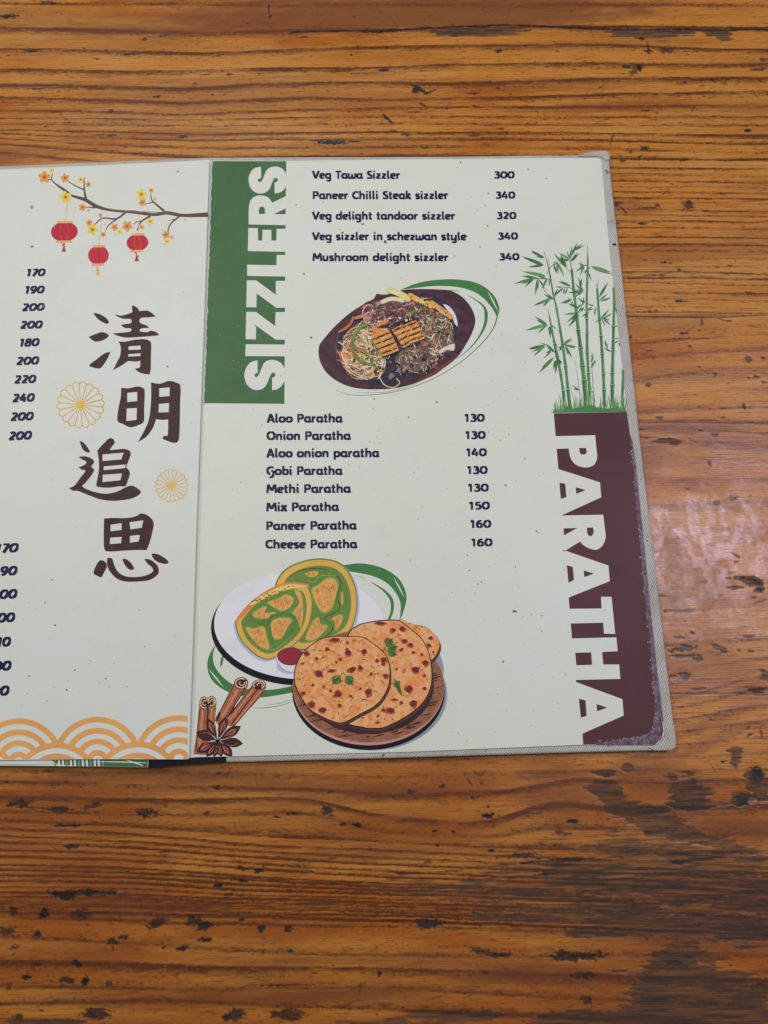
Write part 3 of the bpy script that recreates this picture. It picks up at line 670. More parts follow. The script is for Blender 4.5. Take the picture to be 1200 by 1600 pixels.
# ------------------------------------------------------------------ lettering
def arc(cx, cy, rx, ry, a0, a1, n=14):
    return [(cx + rx * math.cos(math.radians(a0 + (a1 - a0) * i / n)), cy + ry * math.sin(math.radians(a0 + (a1 - a0) * i / n))) for i in range(n + 1)]
def crv(*p): return spline(p, False, 5)
BW = [(.43, .5), (.43, .1), (.49, .0)]
GL = {
 'A': (.62, [[(.07, 0), (.30, .70)], [(.30, .70), (.56, 0)], [(.16, .2), (.46, .2)]]),
 'C': (.55, [arc(.34, .35, .27, .285, 48, 312)]),
 'G': (.62, [arc(.34, .36, .27, .275, 48, 262), [(.33, .33), (.535, .33)], crv((.52, .36), (.52, .05), (.47, -.10), (.34, -.17), (.24, -.13))]),
 'M': (.80, [[(.09, 0), (.14, .7)], [(.15, .68), (.40, .2)], [(.40, .2), (.65, .68)], [(.66, .7), (.72, 0)]]),
 'O': (.68, [arc(.34, .35, .265, .285, 0, 360, 24)]),
 'P': (.55, [[(.12, 0), (.12, .7)], [(.08, .635), (.28, .635)], arc(.28, .475, .18, .16, 90, -90), [(.28, .315), (.15, .30)]]),
 'S': (.50, [crv((.43, .60), (.34, .64), (.2, .63), (.12, .53), (.16, .42), (.30, .34), (.41, .25), (.40, .12), (.29, .065), (.16, .07), (.05, .11))]),
 'T': (.50, [[(.01, .63), (.52, .65)], [(.26, .64), (.26, 0)]]),
 'V': (.58, [[(.05, .7), (.28, .02)], [(.29, .02), (.55, .7)]]),
 'a': (.55, [arc(.27, .25, .19, .19, 40, 330), [(.43, .5), (.43, .14)], [(.43, .16), (.50, .0)]]),
 'b': (.54, [[(.11, .74), (.11, .03)], arc(.28, .25, .185, .19, 150, -150)]),
 'c': (.44, [arc(.27, .25, .2, .19, 52, 308)]),
 'd': (.55, [arc(.26, .25, .185, .19, 30, 330), [(.44, .74), (.44, 0)]]),
 'e': (.49, [[(.1, .25), (.42, .27)], arc(.26, .26, .18, .18, 5, 180), arc(.27, .25, .19, .19, 178, 312)]),
 'g': (.55, [arc(.26, .25, .185, .19, 30, 330), [(.44, .5), (.44, .02)], crv((.44, .04), (.42, -.12), (.30, -.18), (.12, -.15))]),
 'h': (.54, [[(.11, .74), (.11, 0)], crv((.11, .33), (.2, .43), (.33, .43), (.41, .32), (.42, .05)), [(.42, .1), (.44, 0)]]),
 'i': (.27, [[(.12, .5), (.12, .08)], [(.12, .1), (.20, .02)], 'dot']),
 'k': (.50, [[(.11, .74), (.11, 0)], [(.40, .5), (.15, .24)], [(.17, .30), (.45, 0)]]),
 'l': (.28, [[(.11, .74), (.11, .1)], [(.11, .12), (.21, .02)]]),
 'm': (.80, [[(.11, .5), (.11, 0)], crv((.11, .33), (.18, .43), (.29, .43), (.36, .33), (.37, 0)), crv((.38, .33), (.45, .43), (.57, .43), (.65, .33), (.66, 0))]),
 'n': (.54, [[(.11, .5), (.11, 0)], crv((.11, .33), (.2, .43), (.33, .43), (.41, .32), (.42, 0))]),
 'o': (.54, [arc(.27, .25, .195, .19, 0, 360, 20)]),
 'p': (.54, [[(.11, .5), (.11, -.2)], arc(.28, .25, .185, .19, 150, -150)]),
 'r': (.38, [[(.11, .5), (.11, 0)], crv((.11, .3), (.19, .41), (.35, .44))]),
 's': (.42, [crv((.36, .41), (.26, .44), (.14, .42), (.095, .35), (.14, .285), (.27, .225), (.33, .16), (.30, .08), (.2, .055), (.05, .085))]),
 't': (.36, [[(.15, .66), (.15, .14)], crv((.15, .18), (.18, .08), (.32, .06)), [(.02, .44), (.32, .44)]]),
 'u': (.54, [crv((.1, .5), (.1, .18), (.17, .07), (.3, .07), (.42, .2)), [(.42, .5), (.42, 0)]]),
 'w': (.72, [crv((.08, .5), (.09, .16), (.19, .06), (.31, .10), (.36, .26), (.36, .42)), crv((.36, .26), (.40, .10), (.5, .06), (.61, .14), (.64, .34), (.62, .5))]),
 'x': (.47, [[(.05, .5), (.43, 0)], [(.41, .5), (.04, 0)]]),
 'y': (.55, [crv((.1, .5), (.1, .18), (.17, .07), (.3, .07), (.43, .2)), [(.44, .5), (.44, .02)], crv((.44, .04), (.42, -.12), (.30, -.18), (.12, -.15))]),
 'z': (.46, [[(.05, .435), (.40, .435)], [(.36, .42), (.09, .08)], [(.04, .065), (.42, .065)]]),
 '0': (.57, [arc(.285, .33, .21, .265, 0, 360, 24)]),
 '1': (.42, [[(.07, .52), (.24, .62)], [(.25, .66), (.25, 0)]]),
 '2': (.53, [crv((.08, .54), (.18, .6), (.32, .59), (.40, .49), (.36, .36), (.23, .2), (.1, .08)), [(.06, .065), (.47, .065)]]),
 '3': (.52, [crv((.09, .58), (.24, .605), (.37, .55), (.37, .43), (.2, .35)), crv((.2, .355), (.38, .31), (.43, .2), (.36, .085), (.22, .055), (.06, .09))]),
 '4': (.55, [[(.31, .66), (.06, .19)], [(.03, .18), (.51, .18)], [(.38, .42), (.38, 0)]]),
 '5': (.52, [[(.43, .6), (.14, .6)], [(.15, .62), (.12, .35)], crv((.12, .36), (.28, .39), (.41, .31), (.42, .17), (.31, .07), (.08, .07))]),
 '6': (.55, [crv((.42, .60), (.25, .56), (.13, .42), (.10, .22)), arc(.28, .22, .175, .155, 0, 360, 20)]),
 '7': (.48, [[(.05, .6), (.46, .6)], [(.43, .6), (.18, 0)]]),
 '8': (.55, [arc(.28, .48, .15, .12, 0, 360, 18), arc(.28, .2, .185, .145, 0, 360, 18)]),
 '9': (.55, [arc(.27, .44, .175, .155, 0, 360, 20), crv((.445, .44), (.42, .25), (.31, .1), (.14, .06))]),
}
NAVY = ink((30, 36, 70), k=.85)
def write(name, text, x0, y0, x1, y1, size, page, zpage, slant=0.0, wt=0.168):
    """a line of lettering set between two points of its baseline"""
    adv = [GL[c][0] if c != ' ' else .31 for c in text]
    L = sum(adv) - .06
    lx, ly = (x1 - x0) / L, (y1 - y0) / L
    pr = Print(zpage, 5e-5)
    def T(p, ox):
        X = p[0] + ox + slant * p[1] - .03
        return (x0 + X * lx, y0 + X * ly - p[1] * size)
    ox = 0.0
    for ch, a in zip(text, adv):
        if ch != ' ':
            for st in GL[ch][1]:
                if st == 'dot':
                    c0 = T((.13, .655), ox); pr.poly(ell(c0[0], c0[1], .088 * lx, .085 * size, n=12), NAVY); continue
                q = [T(p, ox) for p in st]
                closed = len(st) > 10 and math.hypot(st[0][0] - st[-1][0], st[0][1] - st[-1][1]) < 1e-4
                # pen a little broader on the stems than on the bars
                ws = []
                for i in range(len(q)):
                    a_, b_ = q[max(0, i - 1)], q[min(len(q) - 1, i + 1)]
                    dx, dy = b_[0] - a_[0], b_[1] - a_[1]; l = math.hypot(dx, dy) or 1
                    ws.append(wt * (size * abs(dx) / l * .80 + 1.03 * (0.5 * size + 0.5 * lx) * abs(dy) / l))
                pr.ribbon(q, ws, NAVY, smooth=False, cap=False)
        ox += a
    return pr.build(name, page)

for t, x0, y0, x1, y1 in (('Veg Tawa Sizzler', 488.5, 279.3, 625, 279.6), ('Paneer Chilli Steak sizzler', 488.5, 311.2, 700, 311.2), ('Veg delight tandoor sizzler', 488.5, 343.2, 711, 343.4),
                          ('Veg sizzler in schezwan style', 488.5, 375.4, 728.5, 375.6), ('Mushroom delight sizzler', 488.5, 408, 700.5, 408.2)):
    write('dish_name', t, x0, y0, x1, y1, 17.8, right, ZR)
for t, x0, y0, x1 in (('300', 772, 279, 803.5), ('340', 774.3, 310.6, 804.5), ('320', 776, 342.6, 806.3), ('340', 778, 374.6, 808.8), ('340', 780, 407, 811)):
    write('price', t, x0, y0, x1, y0 - .2, 17.0, right, ZR)
for t, x0, y0, x1, y1 in (('Aloo Paratha', 417.5, 660.5, 534.5, 660.2), ('Onion Paratha', 417.2, 687.7, 547.5, 687.4), ('Aloo onion paratha', 417, 714.9, 592, 714.4), ('Gobi Paratha', 417, 742.5, 534.5, 742),
                          ('Methi Paratha', 416.6, 770.6, 547.5, 770), ('Mix Paratha', 416.4, 799.2, 529, 798.4), ('Paneer Paratha', 416, 828.4, 556.5, 827.4), ('Cheese Paratha', 415.5, 857.2, 557.5, 856.6)):
    write('dish_name', t, x0, y0, x1, y1, 19.6, right, ZR)
for t, x0, y0, x1 in (('130', 725.5, 659.4, 756.7), ('130', 726.8, 686.3, 758.2), ('140', 728, 713.3, 760), ('130', 729.5, 741, 761.3), ('130', 731, 768.6, 763), ('150', 732.5, 796.6, 764.8), ('160', 734.5, 825.2, 767), ('160', 736, 854.1, 769)):
    write('price', t, x0, y0, x1, y0 - .5, 18.8, right, ZR)
for t, x0, y0, x1, y1, s in (('170', 40, 432.2, 69, 431.2, 17.6), ('190', 37.5, 459.2, 67.5, 458.2, 17.9), ('200', 34, 486.6, 67.5, 485.4, 18.2), ('200', 31, 514.2, 64.6, 513, 18.5), ('180', 29, 542, 59.5, 540.8, 18.8), ('200', 25, 570.8, 59, 569.4, 19.1),
                             ('220', 22, 599.8, 54.4, 598.4, 19.4), ('240', 19, 629, 52, 627.4, 19.7), ('200', 16, 658.2, 50.4, 656.6, 20.0), ('200', 13, 688.4, 47.6, 686.6, 20.3),
                             ('170', -9, 864.4, 26.4, 862.8, 21.6), ('190', -11, 900.2, 24.6, 898.6, 21.9), ('200', -14, 936.8, 24.4, 935, 22.2), ('200', -17, 973.6, 21, 971.8, 22.5), ('210', -19, 1011.8, 14.6, 1010, 22.8), ('200', -24, 1049.4, 15.2, 1047.6, 23.1), ('220', -27, 1088.4, 12, 1086.6, 23.4)):
    write('price', t, x0, y0, x1, y1, s, left, ZL, slant=.22, wt=.18)

# ------------------------------------------------------------------ SIZZLERS panel
GREEN = ink((69, 104, 66)); PGREEN = ink((66, 118, 66))
A_, B_ = Zm(370, 250, 8.421), Zm(370, 430, 7.622)
pr = Print(ZR)
M_PRINTPAGE = M_PAGE
pr.poly(cor([(331.4, 251.6), (447.4, 252), (446.6, 300), (445.6, 420), (444.4, 631), (318.6, 630), (322.5, 520), (327, 380)]), GREEN)
pr.build('heading_panel', right)
def letter(zm, pts, holes=(), name='heading_letter', z=ZR, mat=None, page=None, lift=6e-5):
    p = Print(z, lift)
    p.poly(spline(zm(pts), True, 6), mat or M_PAGE, [spline(zm(h), True, 5) for h in holes])
    return p.build(name, page or right)
letter(A_, [(320, 90, 1), (240, 105), (190, 150), (162, 210), (155, 270), (172, 345), (215, 405), (270, 436), (330, 441), (390, 420), (430, 380), (455, 325), (476, 268), (490, 245), (512, 236), (535, 248), (540, 268), (525, 288), (497, 297, 1), (497, 441, 1), (560, 430), (610, 400), (648, 345, 1), (655, 345, 1), (655, 185, 1), (650, 185, 1), (610, 125), (560, 95), (510, 87), (450, 95), (400, 125), (370, 180), (347, 238), (328, 275), (305, 290), (283, 282), (277, 262), (290, 247), (320, 240, 1)])
letter(A_, [(155, 848, 1), (158, 640), (172, 555), (208, 500), (260, 472), (320, 467), (380, 477), (430, 510), (465, 563, 1), (640, 478, 1), (655, 474, 1), (655, 635, 1), (640, 640, 1), (485, 712, 1), (640, 714, 1), (655, 714, 1), (655, 858, 1), (640, 858, 1)], [[(290, 710, 1), (292, 655), (305, 622), (330, 612), (357, 622), (370, 655), (372, 710, 1)]])
letter(A_, cor([(152, 893), (278, 898), (280, 1058), (335, 1060), (338, 918), (455, 920), (455, 1060), (520, 1060), (523, 906), (655, 906), (655, 1208), (640, 1208), (145, 1198)]))
letter(A_, cor([(135, 1378), (522, 1385), (525, 1250), (653, 1250), (653, 1533), (635, 1533), (137, 1525)]))
letter(B_, cor([(120, 62), (232, 62), (463, 232), (465, 68), (583, 68), (583, 388), (470, 388), (237, 218), (233, 383), (113, 380)]))
letter(B_, cor([(112, 437), (228, 437), (457, 608), (460, 440), (581, 440), (581, 768), (465, 768), (230, 600), (228, 765), (105, 762)]))
letter(B_, cor([(105, 822), (579, 826), (579, 966), (102, 963)]))
letter(B_, [(248, 1015, 1), (180, 1030), (130, 1075), (98, 1140), (90, 1195), (105, 1270), (145, 1330), (200, 1362), (250, 1368), (310, 1350), (355, 1300), (380, 1240), (403, 1187), (420, 1165), (440, 1160), (458, 1175), (460, 1195), (445, 1213), (420, 1220, 1), (420, 1370, 1), (480, 1358), (530, 1320), (568, 1262, 1), (576, 1262, 1), (576, 1108, 1), (565, 1104, 1), (530, 1050), (480, 1020), (420, 1008), (360, 1020), (320, 1055), (295, 1110), (272, 1165), (255, 1195), (238, 1213), (220, 1210), (212, 1190), (222, 1172), (248, 1163, 1)])
# white chipped edge along the fold
pr = Print(ZR, 7e-5)
edge = [(331.6, 251), (329.5, 300), (327.3, 380), (325, 440), (322.6, 520), (320.3, 580), (318.3, 630)]
for i in range(90):
    t = rng.random() * 6; k = int(t); f = t - k
    x = edge[k][0] + (edge[k + 1][0] - edge[k][0]) * f; y = edge[k][1] + (edge[k + 1][1] - edge[k][1]) * f
    r = rng.choice((.4, .5, .7, 1.0)); pr.poly(blob(x + .3, y, r, .5, 7, rng.uniform(2, 6), rng.uniform(-.1, .1)), ink((150, 164, 148)))
pr.build('worn_edge', right)

# ------------------------------------------------------------------ PARATHA panel
MAROON = ink((86, 53, 54), k=.92)
A2, B2 = Zm(780, 620, 4.0), Zm(780, 900, 4.0)
pr = Print(ZR)
pr.poly(cor([(865.2, 645.8), (979.4, 643.8), (984.5, 680), (989.5, 718), (994.5, 770), (1000, 826), (1006.5, 880), (1010, 910), (1017.5, 972), (1026.5, 1060), (1033, 1112), (1036.5, 1143), (1034, 1152), (1026, 1160), (1015, 1163.2), (911.2, 1163.2), (910.2, 1146), (897, 1040), (883.5, 870), (873, 740)]), MAROON)
pr.build('heading_panel', right)
letter(A2, [(330, 247, 1), (600, 240, 1), (608, 330), (612, 378), (598, 418), (570, 437), (530, 441), (480, 425), (450, 390), (437, 345), (435, 323, 1), (330, 326, 1)], [[(500, 320, 1), (542, 320, 1), (546, 345), (535, 360), (515, 360), (503, 348)]])
letter(A2, cor([(350, 446), (370, 452), (630, 535), (638, 628), (396, 738), (376, 746)]), [cor([(478, 565), (542, 583), (482, 607)])])
letter(A2, [(380, 742, 1), (650, 737, 1), (660, 820), (665, 880), (645, 930), (610, 955), (570, 950), (530, 930), (505, 905, 1), (415, 960, 1), (396, 970, 1)], [[(548, 818, 1), (587, 817, 1), (590, 850), (575, 870), (560, 868), (550, 850)]])
letter(A2, cor([(400, 957), (418, 963), (683, 1055), (691, 1152), (443, 1251), (425, 1260)]), [cor([(528, 1085), (592, 1105), (532, 1127)])])
letter(B2, cor([(428, 205), (640, 203), (636, 130), (702, 130), (725, 362), (655, 360), (650, 292), (436, 297)]))
letter(B2, cor([(446, 391), (732, 383), (740, 470), (643, 475), (650, 553), (750, 553), (757, 643), (474, 650)]))
letter(B2, cor([(474, 660), (492, 667), (770, 770), (778, 872), (520, 985), (504, 992)]), [cor([(608, 800), (676, 822), (612, 846)])])
for zm, q in ((A2, [(376, 537), (413, 543), (420, 627), (385, 638)]), (A2, [(402, 822), (488, 820), (405, 866)]), (A2, [(422, 1053), (460, 1063), (467, 1145), (433, 1162)]), (B2, [(475, 480), (575, 477), (580, 555), (482, 558)]), (B2, [(498, 767), (540, 778), (546, 875), (510, 885)])):
    pr = Print(ZR, 8e-5); pr.poly(zm(q), MAROON); pr.build('letter_counter', right)
# the laminate rubbed to a pale purple along the outer edge
pr = Print(ZR, 9e-5)
LAV = ink((112, 100, 110), (84, 62, 70), 420.0)
spine_ = [(983, 690, 2.5), (989, 730, 3.5), (994, 780, 4), (1000, 840, 4.5), (1006, 900, 5.5), (1011, 950, 6), (1017, 1000, 6), (1022, 1050, 6.5), (1027, 1090, 8), (1030, 1125, 11), (1026, 1148, 14)]
outl, inl = [], []
for x, y, w in spine_:
    outl.append((x + 5.0 + (.8 if y > 1100 else 0), y)); inl.append((x + 4.0 - w, y))
def rough_line(pts, j, n=7):
    out = []
    for i in range(len(pts) - 1):
        for k in range(n):
            t = k / n
            out.append((pts[i][0] + (pts[i + 1][0] - pts[i][0]) * t + rng.uniform(-j, j), pts[i][1] + (pts[i + 1][1] - pts[i][1]) * t))
    return out + [pts[-1]]
pr.poly([(985, 680)] + rough_line(outl, .3) + [(1027, 1160)] + rough_line([(1014, 1152)] + inl[::-1], .9), LAV)
pr.poly(rough_line([(1036, 1150), (1031, 1158), (1022, 1164), (985, 1164), (930, 1163.6)], .2) + rough_line([(932, 1160.5), (960, 1157), (985, 1154), (1003, 1150), (1018, 1142)], 1.3, 10), LAV)
for i in range(70):
    k = rng.randrange(len(spine_) - 1); t = rng.random()
    x = spine_[k][0] + (spine_[k + 1][0] - spine_[k][0]) * t + 4 - spine_[k][2] + rng.uniform(-3.5, 2); y = spine_[k][1] + (spine_[k + 1][1] - spine_[k][1]) * t
    pr.poly(blob(x, y, rng.uniform(.4, 1.1), .4, 6), ink((150, 142, 158)))
for i in range(40):
    x = rng.uniform(935, 1012); pr.poly(blob(x, 1160 - (x - 935) * .12 + rng.uniform(-3, 1), rng.uniform(.4, 1.2), .4, 6), ink((132, 120, 134)))
pr.build('worn_edge', right)
# ------------------------------------------------------------------ bamboo
Zb = Zm(790, 360, 5.333)
G1, G2, G3, GL1 = ink((72, 122, 70)), ink((60, 104, 66)), ink((96, 138, 84)), ink((140, 172, 120))
stalks = [
 [(540, 1492, 32), (520, 1330, 26), (500, 1130, 24), (475, 950, 22), (455, 830, 20), (425, 650, 17), (395, 520, 14), (370, 370, 11), (345, 260, 7), (318, 168, 3)],
 [(500, 1492, 28), (480, 1340, 24), (460, 1200, 22), (430, 1050, 26), (410, 950, 22), (385, 830, 17), (370, 740, 13), (352, 650, 2)],
 [(672, 1492, 42), (655, 1250, 36), (640, 1130, 34), (625, 980, 32), (605, 830, 29), (590, 680, 25), (570, 520, 22), (551, 325, 20)],
 [(706, 1492, 34), (700, 1340, 28), (690, 1190, 25), (680, 1020, 23), (679, 860, 21), (677, 740, 21), (676, 600, 17), (680, 430, 17), (685, 250, 14), (683, 125, 2)],
 [(826, 1492, 28), (820, 1330, 26), (815, 1200, 26), (805, 1030, 25), (795, 880, 23), (780, 720, 21), (767, 540, 19), (763, 485, 17)],
 [(888, 1492, 36), (890, 1290, 31), (890, 1190, 29), (895, 1000, 26), (900, 800, 24), (905, 600, 21), (899, 475, 17)],
 [(968, 1492, 24), (976, 1300, 21), (977, 1160, 17)]]
for st in stalks:
    pr = Print(ZR)
    q = [Zb.p(x, y) for x, y, w in st]
    for i in range(len(st) - 1):
        w0, w1 = st[i][2] / 5.333, st[i + 1][2] / 5.333
        xm, ym = (q[i][0] + q[i + 1][0]) / 2, (q[i][1] + q[i + 1][1]) / 2
        pr.ribbon([q[i], (xm, ym), q[i + 1]], [w0 * 1.10, (w0 + w1) / 2 * .88, w1 * 1.10], G1 if i % 3 else G2, cap=False)
        pr.ribbon([(q[i][0] + w0 * .22, q[i][1]), (q[i + 1][0] + w1 * .22, q[i + 1][1])], w0 * .22, G3, False, cap=False)
        if 0 < i < len(st) - 2:
            pr.ribbon([(q[i][0] - w0 * .66, q[i][1] + .3), (q[i][0], q[i][1] + .6), (q[i][0] + w0 * .66, q[i][1])], 1.5, G2, cap=False)
            pr.ribbon([(q[i][0] - w0 * .5, q[i][1] - .9), (q[i][0] + w0 * .5, q[i][1] - 1.1)], .7, GL1, False, cap=False)
    pr.build('bamboo_cane', right)
pr = Print(ZR, 5e-5)
def tw(pts, w): pr.ribbon(Zb(pts), [x / 5.333 for x in w], G2, cap=False)
tw([(740, 1430), (722, 1200), (715, 1015)], (6, 5, 2)); tw([(590, 1480), (600, 1400)], (4, 2)); tw([(622, 1430), (610, 1300), (575, 1060)], (5, 4, 1.5)); tw([(575, 1440), (555, 1370), (540, 1270)], (4, 3, 1))
tw([(763, 490), (768, 440), (770, 405)], (6, 4, 1)); tw([(763, 490), (758, 440)], (5, 1.5)); tw([(551, 330), (540, 240), (548, 130)], (7, 6, 2)); tw([(345, 360), (380, 300), (430, 263)], (6, 5, 6)); tw([(405, 580), (370, 545), (330, 510), (300, 445), (270, 400)], (6, 5, 4, 3, 4))
tw([(360, 405), (300, 402), (235, 396)], (7, 6, 4)); tw([(365, 350), (362, 270), (358, 215)], (4, 3, 1)); tw([(540, 350), (505, 310), (480, 262)], (4, 4, 2)); tw([(570, 520), (545, 480), (478, 472)], (6, 6, 6)); tw([(600, 690), (640, 620), (650, 560)], (6, 5, 2))
tw([(690, 360), (685, 300), (655, 290)], (6, 6, 6)); tw([(690, 330), (700, 305), (720, 303)], (4, 4, 5)); tw([(765, 640), (780, 590), (800, 560)], (4, 4, 2)); tw([(880, 1010), (845, 985), (830, 960)], (5, 4, 2)); tw([(430, 1050), (400, 1000), (345, 955), (290, 935)], (6, 5, 5, 2)); tw([(420, 950), (455, 985), (475, 950)], (4, 4, 3))
LV = [(315, 225, 210, 165), (315, 230, 260, 220), (318, 290, 130, 215), (318, 290, 185, 305), (335, 380, 130, 340), (335, 400, 240, 368), (240, 400, 70, 445), (240, 395, 155, 475), (270, 400, 245, 545), (270, 400, 130, 378), (285, 420, 330, 490), (345, 405, 295, 495), (345, 408, 320, 470), (365, 400, 365, 470), (370, 570, 225, 630), (370, 570, 310, 640), (380, 565, 315, 530), (395, 575, 350, 535),
      (430, 265, 490, 385), (428, 262, 438, 365), (425, 265, 395, 300), (400, 295, 430, 365), (505, 310, 400, 190), (495, 290, 450, 215), (405, 545, 440, 480), (535, 240, 440, 185), (535, 245, 440, 240), (530, 230, 510, 170), (545, 215, 600, 100), (575, 165, 655, 125), (545, 260, 615, 190), (545, 255, 600, 185), (540, 240, 552, 135), (475, 480, 410, 545), (475, 475, 415, 470), (490, 480, 480, 535), (510, 485, 495, 530), (640, 510, 520, 520), (640, 512, 575, 555), (560, 500, 640, 500), (545, 465, 435, 425), (640, 510, 580, 440), (555, 575, 450, 610), (545, 590, 515, 555), (560, 590, 540, 640), (590, 630, 520, 610),
      (600, 690, 480, 700), (600, 690, 505, 770), (610, 700, 530, 800), (600, 700, 555, 770), (590, 660, 640, 610), (600, 650, 540, 620), (640, 620, 655, 555), (720, 660, 640, 665), (735, 630, 680, 610), (655, 640, 610, 690), (660, 610, 600, 560), (690, 680, 640, 715), (690, 690, 630, 720), (690, 660, 735, 655), (720, 300, 885, 350), (655, 290, 580, 350), (655, 290, 620, 380), (650, 292, 605, 275), (630, 330, 628, 260), (685, 320, 655, 360), (690, 360, 715, 415), (630, 470, 605, 385), (628, 470, 635, 400), (665, 330, 665, 370),
      (780, 555, 855, 430), (785, 580, 850, 530), (790, 590, 880, 560), (795, 735, 860, 660), (800, 740, 895, 690), (800, 735, 740, 770), (805, 740, 830, 800), (815, 735, 875, 790), (810, 735, 870, 745), (750, 650, 740, 715), (870, 1010, 820, 980), (835, 970, 825, 910), (850, 985, 845, 940), (905, 900, 950, 900), (905, 940, 950, 915), (940, 800, 910, 795), (947, 965, 945, 925), (915, 640, 925, 690),
      (345, 785, 160, 835), (345, 785, 265, 860), (345, 785, 240, 715), (360, 800, 375, 900), (370, 800, 365, 870), (385, 790, 420, 825), (325, 960, 185, 985), (325, 965, 230, 1050), (345, 955, 405, 1000), (340, 955, 410, 1020), (380, 1005, 325, 1060), (400, 1060, 275, 1190), (425, 1080, 415, 1200), (435, 1070, 475, 1110), (300, 940, 340, 955), (480, 945, 555, 895), (490, 950, 585, 985), (495, 960, 555, 1065), (500, 965, 520, 1040), (475, 960, 440, 1010), (455, 1000, 465, 955), (720, 1140, 755, 1075), (718, 1100, 725, 1020), (610, 1330, 555, 1290)]
pr.build('bamboo_twig', right)
pr = Print(ZR, 6e-5)
LV += [(a + rng.uniform(-9, 9), b + rng.uniform(-9, 9), a + (c - a) * rng.uniform(.6, .95) + rng.uniform(-22, 22), b + (d - b) * rng.uniform(.6, .95) + rng.uniform(-22, 22)) for a, b, c, d in LV if rng.random() < .55 and a < 860]
for i, (a, b, c, d) in enumerate(LV):
    L = math.hypot(c - a, d - b)
    q = [Zb.p(*p) for p in ((a, b), (c, d))]
    pr.poly(lens(q[0][0], q[0][1], q[1][0], q[1][1], (4 + L * .115) / 5.333, .38), (G2, G1, G2, G2, G3, ink((84, 124, 62)), G1)[i % 7])
    if L > 90:
        pr.ribbon([q[0], ((q[0][0] + q[1][0]) / 2, (q[0][1] + q[1][1]) / 2)], .5, G3, False, cap=False)
pr.build('bamboo_leaf_print', right)
pr = Print(ZR, 7e-5)
for i in range(230):
    x = 415 + 590 * rng.random() ** .9; h = rng.choice((25, 45, 70, 110, 150)) * rng.uniform(.7, 1.2) * (1.25 if 640 < x < 760 else .9)
    q0, q1 = Zb.p(x, 1508), Zb.p(x + rng.uniform(-26, 26), 1500 - h)
    pr.poly(lens(q0[0], q0[1], q1[0], q1[1], rng.uniform(.8, 1.9), .3, 5), (G1, G3, GL1, G1)[i % 4])
pr.poly(Zb([(395, 1508), (420, 1494), (500, 1490), (560, 1486), (640, 1470), (700, 1452), (750, 1472), (820, 1488), (900, 1486), (960, 1490), (1006, 1500), (1010, 1512), (400, 1520)]), G1)
for i in range(22):
    q0 = Zb.p(440 + i * 3, 1505 + rng.uniform(-8, 6)); q1 = (q0[0] - rng.uniform(5, 17), q0[1] + rng.uniform(-2, 2.5))
    pr.poly(lens(q0[0], q0[1], q1[0], q1[1], .9, .3, 5), G3)
pr.build('bamboo_grass', right)

# ------------------------------------------------------------------ sizzler picture
Zs = Zm(470, 420, 3.529)
pr = Print(ZR)
pr.poly(spline(Zs([(548, 116, 1), (640, 80), (740, 62), (850, 58), (950, 72), (1020, 105), (1070, 155), (1095, 215), (1090, 250), (1083, 272, 1), (1060, 225), (1010, 165), (950, 125), (860, 100), (740, 95), (640, 105)])), PGREEN)
pr.ribbon(Zs([(1083, 268), (1060, 330), (1000, 410), (900, 500), (780, 580), (650, 640), (500, 682), (350, 697), (260, 692), (193, 671)]), [2.2, 1.6, 1.3, 1.1, 1, .9, .9, .8, .7, .3], PGREEN, cap=False)
pr.ribbon(Zs([(640, 632), (500, 675), (400, 684), (300, 680)]), [.5, .7, .6, .2], PGREEN, cap=False)
pr.ribbon(Zs([(915, 143), (970, 175), (1010, 210), (1022, 250), (1015, 310), (980, 380), (920, 450), (855, 498)]), [.4, 1.8, 3.2, 5.4, 4.4, 2.4, 1.3, .4], PGREEN, cap=False)
pr.ribbon(Zs([(825, 114), (850, 120), (885, 127)]), [.3, .9, .2], PGREEN, cap=False)
pr.poly(lens(*Zs.p(1030, 122), *Zs.p(1092, 240), 2.2, .5), M_PAGE)
pr.build('green_swoosh', right)
pr = Print(ZR, 6e-5)
BRD = ink((82, 56, 62), (66, 44, 52), 220.0)
pr.poly(spline(Zs([(100, 430), (128, 385), (200, 305), (290, 230), (403, 165, 1), (418, 137, 1), (450, 142), (487, 140, 1), (520, 125), (600, 113), (720, 112), (825, 118, 1), (890, 155), (940, 215), (962, 280), (950, 340), (915, 410), (860, 490), (770, 560), (660, 620), (540, 655), (420, 665), (300, 657), (210, 625), (140, 570), (103, 500)])), BRD)
pr.ribbon(Zs([(640, 622), (740, 572), (850, 488)]), [1, 6, 2], ink((110, 64, 56)), cap=False)
pr.build('picture_board', right)
pr = Print(ZR, 9e-5)
IRON = ink((46, 44, 58), (60, 56, 68), 300.0)
plate = spline(Zs([(193, 425), (205, 370), (250, 310), (330, 245), (440, 190), (560, 155), (700, 140), (800, 180), (850, 250), (868, 320), (850, 400), (790, 480), (690, 565), (560, 622), (440, 645), (320, 615), (240, 545), (203, 480)]))
pr.poly(plate, IRON)
pr.ribbon(Zs([(200, 490), (193, 425), (207, 368), (225, 342)]), [.6, 1.3, 1.2, .5], ink((82, 90, 112)), cap=False)
pr.poly(spline(Zs([(783, 194, 1), (815, 205), (845, 240), (862, 285), (865, 320, 1), (848, 300), (830, 255), (805, 225)])), ink((190, 192, 188)))
pr.build('picture_iron_plate', right)
